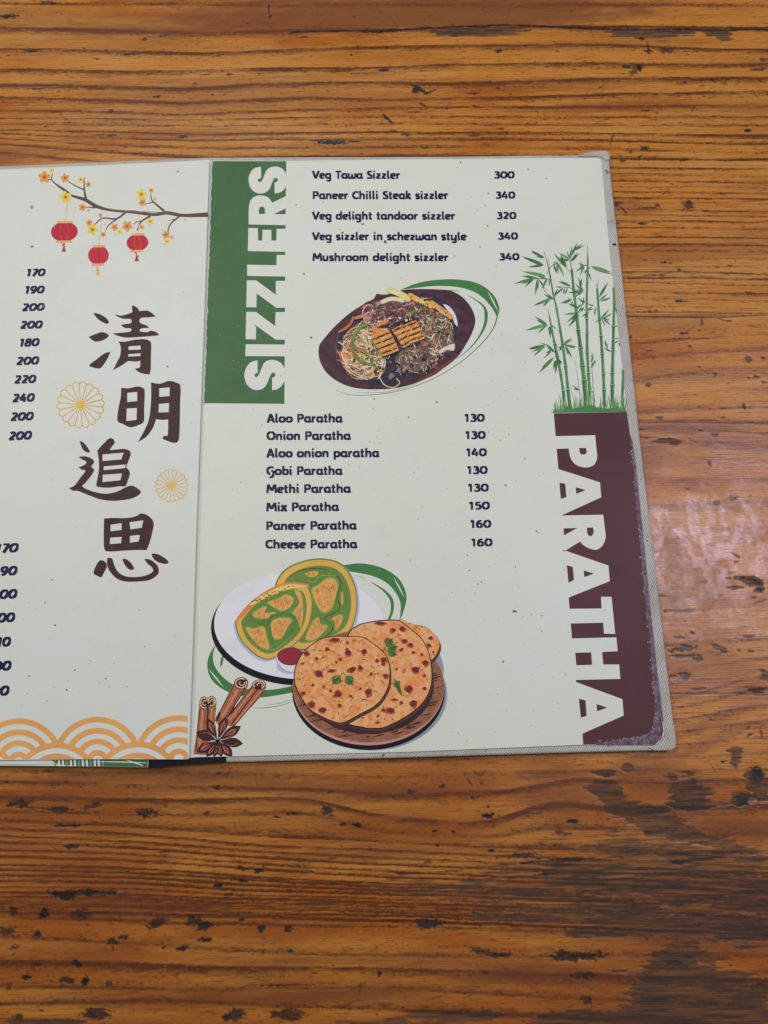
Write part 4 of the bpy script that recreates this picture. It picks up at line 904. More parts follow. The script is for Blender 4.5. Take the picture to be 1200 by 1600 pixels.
# food, drawn in small strokes and dabs
NO = [ink((216, 182, 146)), ink((202, 160, 120)), ink((180, 130, 94)), ink((222, 198, 168)), ink((168, 112, 80))]
OR = [ink((196, 118, 72)), ink((176, 98, 62)), ink((206, 140, 90))]
DK = [ink((58, 44, 48)), ink((84, 66, 60)), ink((42, 36, 46))]
GR = [ink((96, 122, 60)), ink((70, 98, 52)), ink((122, 150, 74))]
pr = Print(ZR, 1.2e-4)
def wig(cx, cy, L, ang, m, w, bend=.5):
    pts = []
    x, y, a = cx - L / 2 * math.cos(ang), cy - L / 2 * math.sin(ang), ang - bend * .5
    for i in range(6):
        pts.append((x, y)); x += L / 5 * math.cos(a); y += L / 5 * math.sin(a); a += bend / 5 + rng.uniform(-.22, .22)
    pr.ribbon(Zs(pts), [w * .6] + [w] * 4 + [w * .5], m, n=3, cap=False)
pr.poly(spline(Zs([(225, 410), (270, 330), (360, 285), (420, 320), (440, 430), (470, 540), (440, 590), (370, 600), (290, 560), (240, 490)])), ink((128, 92, 72), (92, 66, 60), 700.0))
for i in range(210):
    t = rng.uniform(0, 2 * math.pi); r = math.sqrt(rng.random())
    x, y = 335 + 118 * r * math.cos(t) + 20, 455 + 145 * r * math.sin(t)
    if x > 430 and y < 500: continue
    wig(x, y, rng.uniform(50, 120), math.atan2((y - 450), (x - 330)) + math.pi / 2 + rng.uniform(-.7, .7), NO[i % 5], rng.uniform(.7, 1.5), rng.uniform(-1.6, 1.6))
for i in range(16):
    wig(rng.uniform(220, 330), rng.uniform(440, 590), rng.uniform(50, 100), rng.uniform(.3, 1.2), OR[i % 3], rng.uniform(1.2, 2.6), rng.uniform(-.6, .6))
for q in ([(245, 550), (300, 590), (370, 612)], [(230, 480), (260, 540), (330, 590), (400, 560)], [(430, 590), (460, 640), (510, 655), (545, 630), (520, 600)], [(380, 610), (420, 570), (460, 560)], [(206, 405), (240, 430), (225, 470), (250, 520)], [(225, 520), (280, 530), (340, 560)]):
    pr.ribbon(Zs(q), 1.3, NO[0], cap=False)
pr.build('picture_noodles', right)
pr = Print(ZR, 5e-4)
pr.poly(spline(Zs([(560, 450), (690, 400), (660, 300), (640, 250), (700, 225), (800, 270), (838, 360), (842, 440), (770, 470), (700, 530), (640, 570), (560, 570), (520, 510)])), ink((118, 98, 84), (84, 70, 66), 900.0))
SP = [ink((194, 160, 124)), ink((164, 130, 100)), ink((126, 98, 82)), ink((212, 188, 158)), ink((182, 140, 116))]
for i in range(230):
    t = rng.uniform(0, 2 * math.pi); r = math.sqrt(rng.random())
    x, y = 735 + 108 * r * math.cos(t), 350 + 125 * r * math.sin(t)
    if rng.random() < .4: x, y = rng.uniform(540, 780), rng.uniform(450, 580) - (0 if rng.random() < .5 else 20)
    if y > 1040 - .75 * x + 60: continue
    wig(x, y, rng.uniform(16, 52), rng.uniform(-2, 1), SP[i % 5], rng.uniform(.5, 1.3), rng.uniform(-1.5, 1.5))
pr.poly(spline(Zs([(760, 455), (800, 430), (845, 415), (843, 452), (800, 450), (770, 470)])), ink((186, 174, 172)))
for i in range(34):
    x, y = rng.uniform(640, 830), rng.uniform(260, 560)
    if y > 1080 - .75 * x: continue
    pr.poly(blob(*Zs.p(x, y), rng.uniform(.8, 2.2), .5, 7), (GR + DK)[i % 6])
for i in range(30):
    x = rng.uniform(470, 700); pr.poly(blob(*Zs.p(x, rng.uniform(500, 600) - (x - 560) * .2), rng.uniform(1.2, 4), .5, 7), (DK + [ink((98, 92, 98)), ink((120, 112, 110))])[i % 5])
pr.build('picture_bean_sprouts', right)
pr = Print(ZR, 9e-4)
pr.poly(spline(Zs([(345, 225), (400, 185), (470, 165), (560, 150), (650, 180), (700, 215), (640, 250), (560, 290), (480, 310), (420, 310), (370, 290)])), ink((120, 82, 74), (70, 52, 58), 800.0))
PK = [ink((180, 136, 134)), ink((150, 96, 92)), ink((112, 70, 78)), ink((176, 110, 84)), ink((86, 60, 66))]
for i in range(150):
    x = rng.uniform(350, 700); y = 235 - (x - 350) * .18 + rng.uniform(-45, 75)
    if rng.random() < .6: wig(x, y, rng.uniform(14, 60), rng.uniform(-.9, .3), PK[i % 5], rng.uniform(.6, 2.0), rng.uniform(-1, 1))
    else: pr.poly(blob(*Zs.p(x, y), rng.uniform(.6, 2.2), .5, 7), (PK + DK + GR)[i % 11])
for c in ((385, 275, 38, 34), (372, 240, 30, 40)):
    pr.ribbon(Zs(ell(c[0], c[1], c[2], c[3], 20, 20, 30, 290)), 2.3, PK[0], False)
for i in range(30):
    pr.poly(blob(*Zs.p(rng.uniform(370, 590), rng.uniform(225, 300)), rng.uniform(.7, 2.0), .5, 7), (GR[1], GR[0], DK[0], ink((206, 200, 190)))[i % 4])
pr.ribbon(Zs([(210, 352), (250, 328), (278, 300), (290, 268)]), [3, 4.6, 4.2, 3], OR[1])
pr.ribbon(Zs([(300, 275), (350, 262), (380, 280)]), [4, 6, 4], ink((176, 118, 96)))
pr.ribbon(Zs([(425, 310), (475, 288)]), 7, OR[0], False)
pr.build('picture_vegetables', right)
pr = Print(ZR, 1.25e-3)
for q, w, c in (([(450, 185), (500, 168), (560, 176)], 6.5, (204, 188, 146)), ([(492, 120), (540, 138), (592, 166)], 9.5, (206, 180, 116)), ([(500, 128), (540, 140)], 4, (222, 212, 160)), ([(602, 150), (660, 180), (742, 210)], 8, (206, 148, 76)), ([(640, 172), (700, 192), (752, 212)], 4, (222, 176, 92)), ([(720, 190), (770, 225), (828, 268)], 8, (196, 136, 72)), ([(740, 215), (800, 258)], 3, (216, 170, 104)), ([(690, 230), (760, 262)], 5, (150, 96, 60))):
    pr.ribbon(Zs(q), w, ink(c))
for i in range(40):
    x = rng.uniform(590, 820); pr.poly(blob(*Zs.p(x, 160 + (x - 590) * .45 + rng.uniform(-26, 26)), rng.uniform(.5, 1.8), .5, 6), (DK[0], OR[1], NO[1], DK[1])[i % 4])
pr.build('picture_fries', right)
pr = Print(ZR, 1.3e-3)
pr.ribbon(Zs([(372, 308), (318, 335), (288, 395), (294, 465), (335, 515), (410, 532)]), [4, 5.2, 5, 4.5, 4.2, 3], GR[0])
pr.ribbon(Zs([(366, 306), (312, 338), (284, 395)]), [1, 1.5, 1], GR[2], cap=False)
pr.ribbon(Zs([(300, 440), (360, 470), (410, 510)]), [1.2, 2, 1], GR[2], cap=False)
pr.ribbon(Zs([(580, 256), (635, 236), (692, 214)]), [3, 4.4, 2], GR[0])
pr.build('picture_pepper', right)
pr = Print(ZR, 1.31e-3)
for i in range(170):
    t = rng.uniform(0, 2 * math.pi); r = math.sqrt(rng.random())
    x, y = 535 + 290 * r * math.cos(t), 385 + 165 * r * math.sin(t)
    y -= (x - 535) * .32
    if y > 560 - (x - 400) * .25 and rng.random() < .6: continue
    if rng.random() < .5: wig(x, y, rng.uniform(12, 40), rng.uniform(-1.5, 1.5), (NO + SP + PK + OR)[i % 18], rng.uniform(.5, 1.3), rng.uniform(-1, 1))
    else: pr.poly(blob(*Zs.p(x, y), rng.uniform(.6, 2.0), .5, 7), (DK + GR + SP + [OR[1]])[i % 12])
pr.build('picture_garnish', right)
for quad, bars in (([(384, 382), (400, 330), (475, 332), (490, 345), (543, 452), (448, 487)], 4), ([(500, 338), (562, 308), (606, 416), (566, 440)], 4), ([(566, 312), (636, 286), (688, 384), (606, 414)], 4)):
    pr = Print(ZR, 1.35e-3)
    pr.poly([(x, y) for x, y in Zs([(p[0] + 3, p[1] + 9) for p in quad])], DK[0])
    pr.poly(spline(Zs(cor(quad))), ink((204, 140, 76), (180, 108, 56), 1100.0))
    l0, l1 = np.array(quad[0], float), np.array(quad[-1], float)
    r0, r1 = np.array(quad[-4 if len(quad) > 4 else 1], float), np.array(quad[-2], float)
    if len(quad) > 4: l0, r0 = np.array([384., 382]), np.array([492., 340])
    for i in range(bars):
        t = (i + .45) / bars
        a, b_ = l0 + (l1 - l0) * t, r0 + (r1 - r0) * t
        a2, b2 = a + (b_ - a) * .06, a + (b_ - a) * .92
        mid = (a2 + b2) / 2 + np.array([rng.uniform(-2, 2), rng.uniform(-2, 2)])
        pr.ribbon(Zs([a2, mid, b2]), [1.7, 3.0, 1.9], ink((72, 42, 36)))
        c2 = a + (b_ - a) * .5 + (l1 - l0) * .12
        pr.ribbon(Zs([a2 + (l1 - l0) * .12, c2, b2 + (l1 - l0) * .12]), .7, ink((226, 176, 112)), cap=False)
    for i in range(26):
        u_, v_ = rng.random(), rng.random(); pt = l0 + (l1 - l0) * u_ + (r0 - l0) * v_ * .95
        pr.poly(blob(*Zs.p(*pt), rng.uniform(.5, 1.4), .5, 6), (ink((222, 168, 104)), ink((170, 96, 50)), ink((120, 70, 46)), ink((206, 146, 84)))[i % 4])
    pr.build('picture_paneer', right)
pr = Print(ZR, 1.4e-3)
for i in range(46):
    x, y = rng.choice(((rng.gauss(390, 30), rng.gauss(430, 40)), (rng.gauss(660, 40), rng.gauss(330, 30)), (rng.gauss(560, 60), rng.gauss(280, 12)), (rng.gauss(430, 25), rng.gauss(520, 25))))
    pr.poly(blob(*Zs.p(x, y), rng.uniform(.8, 2.3), .5, 7), (GR[1], DK[0], GR[0], DK[2], GR[2], ink((210, 200, 186)))[i % 6])
pr.build('picture_herbs', right)

# ------------------------------------------------------------------ paratha picture
Zp, Zq, Zg = Zm(450, 950, 4.615), Zm(330, 870, 4.286), Zm(290, 860, 2.857)
BLK = ink((32, 30, 40), k=.85)
pr = Print(ZR)
pr.poly(spline(Zg([(690, 68, 1), (780, 58), (870, 75), (940, 115), (975, 165), (986, 215), (972, 275), (955, 312, 1), (960, 240), (935, 185), (890, 140), (820, 110), (720, 92, 1)])), PGREEN)
pr.poly(lens(*Zg.p(928, 118), *Zg.p(978, 212), 2.2, .5), M_PAGE)
pr.ribbon(Zg([(825, 140), (880, 175), (918, 218), (922, 268), (907, 310)]), [.5, 3, 5.2, 4.6, 3.4], PGREEN, cap=False)
pr.ribbon(Zg([(752, 112), (780, 117), (805, 126)]), [.3, .9, .2], PGREEN, cap=False)
pr.build('green_swoosh', right)
pr = Print(ZR, 5.2e-5)
pr.poly(spline(Zg([(136, 415, 1), (105, 470), (97, 520), (115, 575), (170, 622), (250, 650), (330, 657), (420, 645), (478, 634, 1), (478, 604, 1), (400, 620), (310, 622), (230, 607), (172, 570), (132, 520), (122, 470)])), PGREEN)
pr.poly(lens(*Zg.p(104, 530), *Zg.p(170, 612), 2.4, .45), M_PAGE)
pr.poly(lens(*Zg.p(170, 455), *Zg.p(155, 525), 4.2, .55), PGREEN)
pr.ribbon(Zg([(295, 704), (360, 702), (430, 690), (482, 672)]), [.4, .9, .8, .4], PGREEN, cap=False)
pr.ribbon(Zg([(350, 692), (420, 682), (482, 664)]), [.2, .7, .5], PGREEN, cap=False)
pr.build('green_swoosh', right)
WHT, LVS = ink((206, 210, 222)), ink((160, 162, 180))
pr = Print(ZR, 7e-5)
pr.poly(ell(*Zq.p(580, 490), 582 / 4.286, 372 / 4.286, 2, 60), BLK)
pr.poly(ell(*Zq.p(590, 461), 571 / 4.286, 358 / 4.286, 2, 60), WHT)
pr.build('picture_plate', right)
OLV, ORG, GRN, ORP, RED = ink((108, 128, 62)), ink((206, 150, 74)), ink((98, 128, 60)), ink((212, 148, 86), (200, 130, 70), 900.0), ink((184, 96, 58))
def stuffed(outer, patches, c, dark, extra, name):
    pr = Print(ZR, 1.2e-4 if name == 1 else 1.9e-4)
    sh = spline(Zq([(p[0] + (14 if name == 1 else -10), p[1] + 12) for p in outer]))
    pr.poly(sh, LVS)
    o = spline(Zq(outer)); c = Zq.p(*c)
    pr.poly(o, OLV); pr.poly(scale_poly(o, .965, c), ORG)
    pr.poly(scale_poly(o, .915, c), ink((214, 152, 76))); pr.poly(scale_poly(o, .84, c), OLV)
    inner = scale_poly(o, .78, c)
    pr.poly(inner, GRN)
    for pa in patches:
        q = spline(Zq(pa))
        pr.poly(scale_poly(q, 1.10), ink((122, 152, 72))); pr.poly(q, ORP)
        xs = [p[0] for p in q]; ys = [p[1] for p in q]
        for i in range(max(4, int((max(xs) - min(xs)) * (max(ys) - min(ys)) / 26))):       # loops of filling
            cx, cy = rng.uniform(min(xs) + 2, max(xs) - 2), rng.uniform(min(ys) + 2, max(ys) - 2)
            if not inside(cx, cy, scale_poly(q, .8)): continue
            pr.ribbon(ell(cx, cy, rng.uniform(1, 2.1), rng.uniform(1.3, 2.9), rng.uniform(-40, 40), 10, 0, 330), .55, (ink((178, 122, 62)), RED, OLV)[i % 3], False, cap=False)
    for q, w, m in extra: pr.ribbon(Zq(q), w, m, cap=False)
    if dark: pr.ribbon(Zq(dark), .9, ink((44, 70, 40)), cap=False)
    return pr
def inside(x, y, poly):
    r = False
    for i in range(len(poly)):
        (x1, y1), (x2, y2) = poly[i - 1][:2], poly[i][:2]
        if (y1 > y) != (y2 > y) and x < (x2 - x1) * (y - y1) / (y2 - y1) + x1: r = not r
    return r
LG = ink((128, 158, 78))
stuffed([(425, 200), (460, 120), (520, 65), (620, 25), (720, 10), (820, 22), (890, 60), (940, 130), (970, 210), (980, 300), (972, 390), (935, 490), (850, 560), (700, 610), (560, 620), (450, 500), (420, 330)],
        [[(680, 215), (720, 190), (770, 150), (820, 150), (845, 200), (820, 300), (795, 350), (750, 370), (710, 320), (685, 265)], [(630, 115), (670, 100), (716, 102), (700, 130), (655, 134)], [(635, 540), (690, 425), (720, 412), (732, 450), (775, 470), (700, 548)], [(812, 412), (868, 390), (880, 420), (852, 478), (832, 490), (830, 440)], [(868, 270), (880, 230), (885, 300), (872, 320)]],
        (715, 315), [(842, 126), (862, 150), (870, 185), (842, 260), (862, 335), (832, 372), (758, 410), (802, 450), (812, 492), (772, 530)],
        [([(640, 150), (690, 170), (730, 130), (790, 125), (840, 132)], [.8, 1.6, 1.6, 1.4, .6], LG), ([(520, 140), (590, 95), (690, 78), (780, 88)], [.3, .9, 1.2, .4], ink((54, 78, 42))), ([(700, 350), (730, 400), (790, 420), (790, 500)], [1.4, 2.6, 2.6, 1.6], OLV), ([(560, 200), (640, 190), (660, 240)], [1, 2.4, 1], OLV)], 1).build('picture_stuffed_paratha', right)
pr = stuffed([(160, 440), (190, 390), (260, 310), (330, 258), (430, 200), (520, 176), (620, 183), (662, 215), (682, 300), (672, 400), (650, 470), (600, 550), (520, 620), (440, 672), (370, 690), (300, 662), (220, 590), (178, 520)],
        [[(285, 380), (330, 345), (372, 335), (360, 375), (430, 370), (400, 405), (340, 412), (292, 405)], [(385, 305), (450, 282), (500, 255), (548, 282), (530, 330), (480, 360), (430, 342)], [(402, 450), (450, 412), (535, 420), (505, 480), (470, 542), (420, 540)], [(235, 475), (290, 482), (350, 470), (372, 540), (385, 612), (330, 600), (270, 540)], [(560, 230), (600, 250), (615, 330), (612, 420), (595, 470), (580, 420), (545, 375), (590, 310)]],
        (420, 435), None, [([(250, 370), (290, 430), (380, 450), (400, 400), (480, 380), (560, 400), (550, 470), (500, 560), (420, 600), (395, 470)], [2, 3.4, 4, 4, 3.6, 3.4, 3, 2.6, 2, 1.6], ink((80, 124, 58))), ([(390, 630), (460, 600), (540, 520)], [.6, 1.6, .8], LG)], 2)
pr.poly(spline(Zq([(160, 440), (190, 385), (260, 306), (330, 252), (430, 195), (520, 172), (640, 180), (655, 205, 1), (540, 216), (430, 252), (340, 294), (285, 328), (220, 390)])), ink((200, 120, 66)))
pr.poly(spline(Zq([(255, 320), (330, 266), (430, 214), (520, 186), (620, 190), (640, 203), (540, 212), (430, 246), (340, 288), (288, 320)])), ink((206, 178, 96)))
for i, (x, y) in enumerate(((275, 300), (290, 288), (300, 295), (322, 282), (335, 290), (352, 262), (366, 270), (378, 248), (398, 255), (412, 240), (428, 240), (455, 236), (470, 232), (492, 212), (515, 200), (545, 196), (310, 300), (386, 262))):
    pr.ribbon(Zq([(x - 5, y + rng.uniform(-8, 8)), (x + 3, y + rng.uniform(-7, 7)), (x + 7, y + rng.uniform(-8, 8))]), 1.2, ink((50, 62, 34)), cap=False)
pr.build('picture_stuffed_paratha', right)
pr = Print(ZR, 3.0e-4)
pr.poly(ell(*Zq.p(530, 735), 92 / 4.286, 48 / 4.286), LVS)
pr.poly(spline(Zq([(443, 665), (452, 720), (500, 765), (560, 770), (610, 740), (622, 665)])), ink((196, 202, 216)))
pr.outline(spline(Zq([(443, 665), (452, 720), (500, 765), (560, 770), (610, 740), (622, 665)])), .7, ink((70, 74, 104)))
pr.poly(ell(*Zq.p(532, 667), 90 / 4.286, 60 / 4.286), BLK); pr.poly(ell(*Zq.p(532, 666), 86 / 4.286, 56 / 4.286), ink((144, 48, 62)))
pr.build('picture_sauce_bowl', right)
pr = Print(ZR, 3.2e-4)
pr.poly(ell(*Zp.p(600, 625), 548 / 4.615, 402 / 4.615, 0, 60), ink((136, 138, 148)))
pr.poly(ell(*Zp.p(1000, 400), 112 / 4.615, 180 / 4.615, -20, 40), ink((136, 138, 148)))
pr.poly(ell(*Zp.p(581, 600), 551 / 4.615, 424 / 4.615, 0, 60), BLK)
pr.poly(ell(*Zp.p(581, 570), 546 / 4.615, 420 / 4.615, 0, 60), ink((172, 128, 112)))
WB = ink((146, 98, 74), (124, 82, 64), 260.0)
pr.poly(ell(*Zp.p(581, 562), 544 / 4.615, 408 / 4.615, 0, 60), WB)
pr.poly(ell(*Zp.p(581, 560), 470 / 4.615, 350 / 4.615, 0, 60), ink((62, 42, 46)))
for i in range(420):
    x, y = rng.uniform(60, 1110), rng.uniform(300, 960)
    e = ((x - 581) / 520) ** 2 + ((y - 562) / 392) ** 2
    if not .80 < e < .95 and not (e < .95 and (y > 800 or x > 1000)): continue
    L = rng.uniform(20, 70)
    pr.ribbon(Zp([(x - L, y + L * .22), (x, y + rng.uniform(-4, 4)), (x + L * .7, y - L * .22)]), [.3, rng.uniform(1.2, 2.8), .3], ink((74, 46, 40)), cap=False)
pr.build('picture_wooden_plate', right)
PA = ink((206, 150, 102), (204, 122, 68), 340.0); BURN, BURN2 = ink((112, 48, 48)), ink((168, 82, 52))
def roti(outer, spots, n, lift, seed):
    pr = Print(ZR, lift); o = spline(Zp(outer)); r_ = random.Random(seed)
    pr.poly([(p[0] + 2.2, p[1] + 4.4) for p in o], ink((84, 56, 54)))
    pr.poly(scale_poly(o, 1.012), BLK); pr.poly(scale_poly(o, .992), PA)
    xs = [p[0] for p in o]; ys = [p[1] for p in o]
    def place():
        while True:
            x, y = r_.uniform(min(xs), max(xs)), r_.uniform(min(ys), max(ys))
            if inside(x, y, scale_poly(o, .93)): return x, y
    for i in range(n):
        x, y = place(); pr.poly(blob(x, y, r_.uniform(1.2, 3.6), .4, 8, .7, r_.uniform(-1, 1)), (ink((206, 148, 100)), ink((202, 124, 72)), ink((212, 164, 116)), ink((194, 110, 62)))[i % 4])
    for s in spots:
        x, y = Zp.p(s[0], s[1]); r = s[2] / 4.615
        pr.poly(blob(x - .4, y + .5, r * 1.45, .35, 9, s[3] if len(s) > 3 else .9), BURN2); pr.poly(blob(x, y, r, .18, 9, s[3] if len(s) > 3 else .9), BURN)
    for i in range(n // 3):
        x, y = place(); a = r_.uniform(-.9, .5); L = r_.uniform(2, 6)
        pr.ribbon([(x - L * math.cos(a), y - L * math.sin(a)), (x + .6, y - 1.0), (x + L * math.cos(a), y + L * math.sin(a))], [.2, r_.uniform(.5, 1.0), .2], BLK, cap=False)
    for i in range(n // 4):
        x, y = place(); pr.poly(blob(x, y, r_.uniform(.5, 1.1), .3, 6), (BURN, BLK)[i % 2])
    return pr
def herb(pr, x, y, s, a0, fronds):
    for a in fronds:
        t = math.radians(a + a0)
        for k in (-1, -.5, 0, .5, 1):
            tt = t + k * .55; L = s * (1 - .3 * abs(k))
            x1, y1 = x + s * .35 * math.cos(t), y + s * .35 * math.sin(t)
            pr.poly(lens(x1, y1, x1 + L * math.cos(tt), y1 + L * math.sin(tt), s * .3, .6, 5), (GR[1], GR[0], ink((62, 98, 60)))[int(k * 2 + 2) % 3])
        pr.ribbon([(x, y), (x + s * .8 * math.cos(t), y + s * .8 * math.sin(t))], .8, ink((52, 84, 50)), False, cap=False)
roti([(800, 93), (870, 108), (920, 122), (985, 135), (1050, 185), (1090, 240), (1085, 305), (1035, 375), (960, 400), (850, 300)], [(1030, 215, 12), (1018, 270, 14), (1050, 318, 8)], 22, 5.6e-4, 1).build('picture_paratha', right)
pr = roti([(430, 205), (500, 130), (560, 110), (620, 98), (700, 90), (800, 93), (880, 150), (960, 220), (1010, 310), (1030, 400), (1035, 530), (1000, 640), (930, 725), (820, 800), (700, 858), (620, 868), (540, 860), (400, 800), (350, 500)],
          [(760, 160, 15), (825, 150, 20), (727, 235, 18), (840, 240, 15), (885, 268, 15), (820, 300, 12), (905, 320, 10), (920, 445, 26, .75), (990, 395, 20), (875, 585, 24), (985, 580, 12), (740, 740, 28, .6), (905, 690, 25), (820, 683, 11), (690, 735, 12), (650, 775, 8), (645, 825, 10), (785, 440, 7), (670, 110, 36, .3), (965, 335, 10), (985, 490, 9), (770, 660, 16, .4)], 90, 6.6e-4, 2)
herb(pr, *Zp.p(690, 300), 17, -12, (-40, 0, 35)); herb(pr, *Zp.p(765, 510), 12, 55, (0, 15)); pr.poly(lens(*Zp.p(765, 510), *Zp.p(822, 635), 5.5, .6), GR[1])
pr.build('picture_paratha', right)
pr = roti([(430, 207), (530, 210), (590, 240), (680, 310), (720, 370), (735, 460), (725, 560), (680, 650), (620, 710), (510, 770), (400, 825), (320, 815), (170, 740), (100, 650), (55, 560), (48, 480), (65, 400), (120, 310), (220, 235), (310, 207)],
          [(435, 325, 18), (550, 315, 18), (225, 475, 24), (318, 453, 18, .6), (462, 445, 20), (522, 433, 16), (285, 298, 13), (207, 365, 10), (360, 622, 22), (578, 605, 22), (170, 698, 20), (340, 230, 30, .4), (112, 615, 13), (690, 375, 18), (705, 490, 15), (380, 370, 10), (600, 475, 9), (523, 580, 8), (455, 635, 9), (308, 597, 9), (375, 703, 11), (250, 735, 26, .6), (430, 250, 10), (135, 328, 16), (645, 380, 10), (180, 555, 9), (260, 565, 8), (105, 400, 7), (430, 300, 9), (350, 390, 7), (690, 405, 10)], 110, 9.4e-4, 3)
herb(pr, *Zp.p(398, 465), 19, 90, (42, -38))
pr.build('picture_paratha', right)

# ------------------------------------------------------------------ cinnamon and star anise
Zc = Zm(290, 1040, 8.571)
CB, CB2, CD, CLT = ink((164, 104, 72), (142, 84, 58), 700.0), ink((186, 128, 94)), ink((58, 38, 40)), ink((196, 156, 126))
def stick(poly, streaks, rolls):
    pr = Print(ZR, 1.6e-4)
    q = Zc(poly); pr.poly(scale_poly(q, 1.02), CD); pr.poly(q, CB)
    for s in streaks: pr.ribbon(Zc(s[0]), s[1], s[2], cap=False)
    for cx, cy, rx, ry, a0, a1 in rolls:
        pr.poly(ell(*Zc.p(cx, cy), rx / 8.571, ry / 8.571), CD)
        pr.ribbon(Zc(ell(cx, cy, rx * .80, ry * .80, 0, 16, a0, a1)), 2.1, CLT, False)
        pr.ribbon(Zc(ell(cx + rx * .1, cy, rx * .38, ry * .36, 0, 10, a0, a0 + 250)), 1.5, CLT, False)
        pr.outline(ell(*Zc.p(cx, cy), rx / 8.571, ry / 8.571), .7, CD)
    pr.build('picture_cinnamon_stick', right)
stick([(185, 520), (410, 500), (388, 760), (300, 1190), (110, 1180), (150, 900)], [([(300, 560), (290, 900)], 2.6, CD), ([(230, 590), (205, 900), (180, 1150)], 2.2, CB2), ([(350, 570), (345, 760)], 1.8, CB2), ([(195, 560), (165, 850), (130, 1150)], 1.1, CD), ([(262, 590), (240, 1000)], .7, CD), ([(140, 1000), (160, 1170)], 1, CD)],
      [(248, 500, 60, 84, 60, 330), (350, 480, 58, 72, -200, 110)])
stick([(655, 225), (838, 260), (560, 690), (480, 830), (395, 730)], [([(800, 300), (560, 690)], 1.6, CD), ([(700, 320), (490, 690)], 2.6, CB2), ([(650, 270), (410, 700)], 1.3, CD), ([(760, 320), (540, 680)], .8, CD), ([(460, 620), (420, 740)], 3.4, CD)], [(745, 235, 92, 78, -20, 300)])
stick([(900, 250), (1075, 290), (1000, 420), (640, 810), (540, 790), (560, 690)], [([(960, 320), (620, 780)], 1.8, CD), ([(900, 330), (590, 730)], 2.0, CB2), ([(1010, 340), (660, 770)], 1.6, CB2), ([(1060, 330), (650, 810)], 1.0, CD), ([(890, 290), (560, 690)], 1.2, CD), ([(660, 560), (600, 650)], 3, CD)], [(985, 255, 90, 64, 150, 420)])
pr = Print(ZR, 2.6e-4)
POD, PODL, POD2 = ink((70, 42, 42)), ink((170, 104, 78)), ink((48, 30, 34))
for ex, ey, w in ((140, 890, 13), (285, 700, 11), (545, 680, 11), (740, 810, 12), (770, 1045, 12), (625, 1215, 12), (480, 1222, 9), (380, 1222, 9), (280, 1220, 10), (150, 1160, 12)):
    c0, c1 = Zc.p(430, 1005), Zc.p(ex, ey)
    pr.poly(lens(*c0, *c1, w * 1.25, .62), POD2); pr.poly(lens(*c0, *c1, w * 1.0, .62), POD)
    m0 = (c0[0] + (c1[0] - c0[0]) * .3, c0[1] + (c1[1] - c0[1]) * .3); m1 = (c0[0] + (c1[0] - c0[0]) * .82, c0[1] + (c1[1] - c0[1]) * .82)
    if ex in (285, 545, 740, 625, 280, 150, 480, 380): pr.poly(lens(*m0, *m1, w * .55, .55), PODL); pr.poly(lens(m0[0] + 1, m0[1], m1[0] + .6, m1[1], w * .2, .5), POD)
    dx, dy = c1[0] - c0[0], c1[1] - c0[1]; l = math.hypot(dx, dy)
    pr.ribbon([(m0[0] - dy / l * w * .3, m0[1] + dx / l * w * .3), ((m0[0] + m1[0]) / 2 - dy / l * w * .42, (m0[1] + m1[1]) / 2 + dx / l * w * .42), m1], .7, PODL, cap=False)
pr.poly(ell(*Zc.p(430, 1010), 3.2, 2.6), POD2)
pr.build('picture_star_anise', right)

# ------------------------------------------------------------------ left page: branch, lanterns
Zt = Zm(0, 230, 3.529)
BR = ink((92, 72, 66)); BRL = ink((124, 104, 92))
pr = Print(ZL)
for b in ([(1147, 372, 26), (1010, 376, 18), (920, 362, 20), (850, 372, 16), (740, 358, 18), (690, 355, 14), (600, 345, 14), (530, 325, 20), (470, 290, 20), (400, 268, 12), (360, 240, 16), (310, 205, 8), (285, 178, 6), (290, 145, 4)], [(285, 178, 6), (245, 175, 5), (212, 148, 3)],
          [(475, 292, 16), (465, 235, 9), (464, 165, 4)], [(465, 235, 7), (410, 210, 6), (375, 185, 4)], [(525, 335, 9), (495, 331, 6), (470, 333, 3)], [(690, 362, 12), (640, 395, 9), (565, 392, 7), (522, 428, 5)], [(565, 395, 5), (550, 380, 4), (545, 368, 3)], [(645, 395, 8), (600, 430, 6), (580, 465, 3)],
          [(905, 352, 14), (850, 305, 8), (835, 285, 6), (832, 250, 3)], [(845, 305, 6), (825, 308, 5), (800, 312, 3)], [(830, 380, 12), (780, 410, 8), (755, 460, 5)], [(780, 408, 6), (755, 412, 5), (735, 425, 3)], [(990, 380, 10), (940, 425, 7), (925, 468, 6)], [(962, 396, 5), (930, 405, 3)]):
    pr.ribbon(Zt([(p[0], p[1]) for p in b]), [p[2] / 3.529 for p in b], BR, cap=False)
pr.ribbon(Zt([(1000, 372), (900, 360), (740, 354), (600, 341), (480, 292)]), [.4, 1, 1.2, 1, .4], BRL, cap=False)
pr.build('blossom_branch', left)
FO, FY = ink((206, 134, 66)), ink((216, 178, 78))
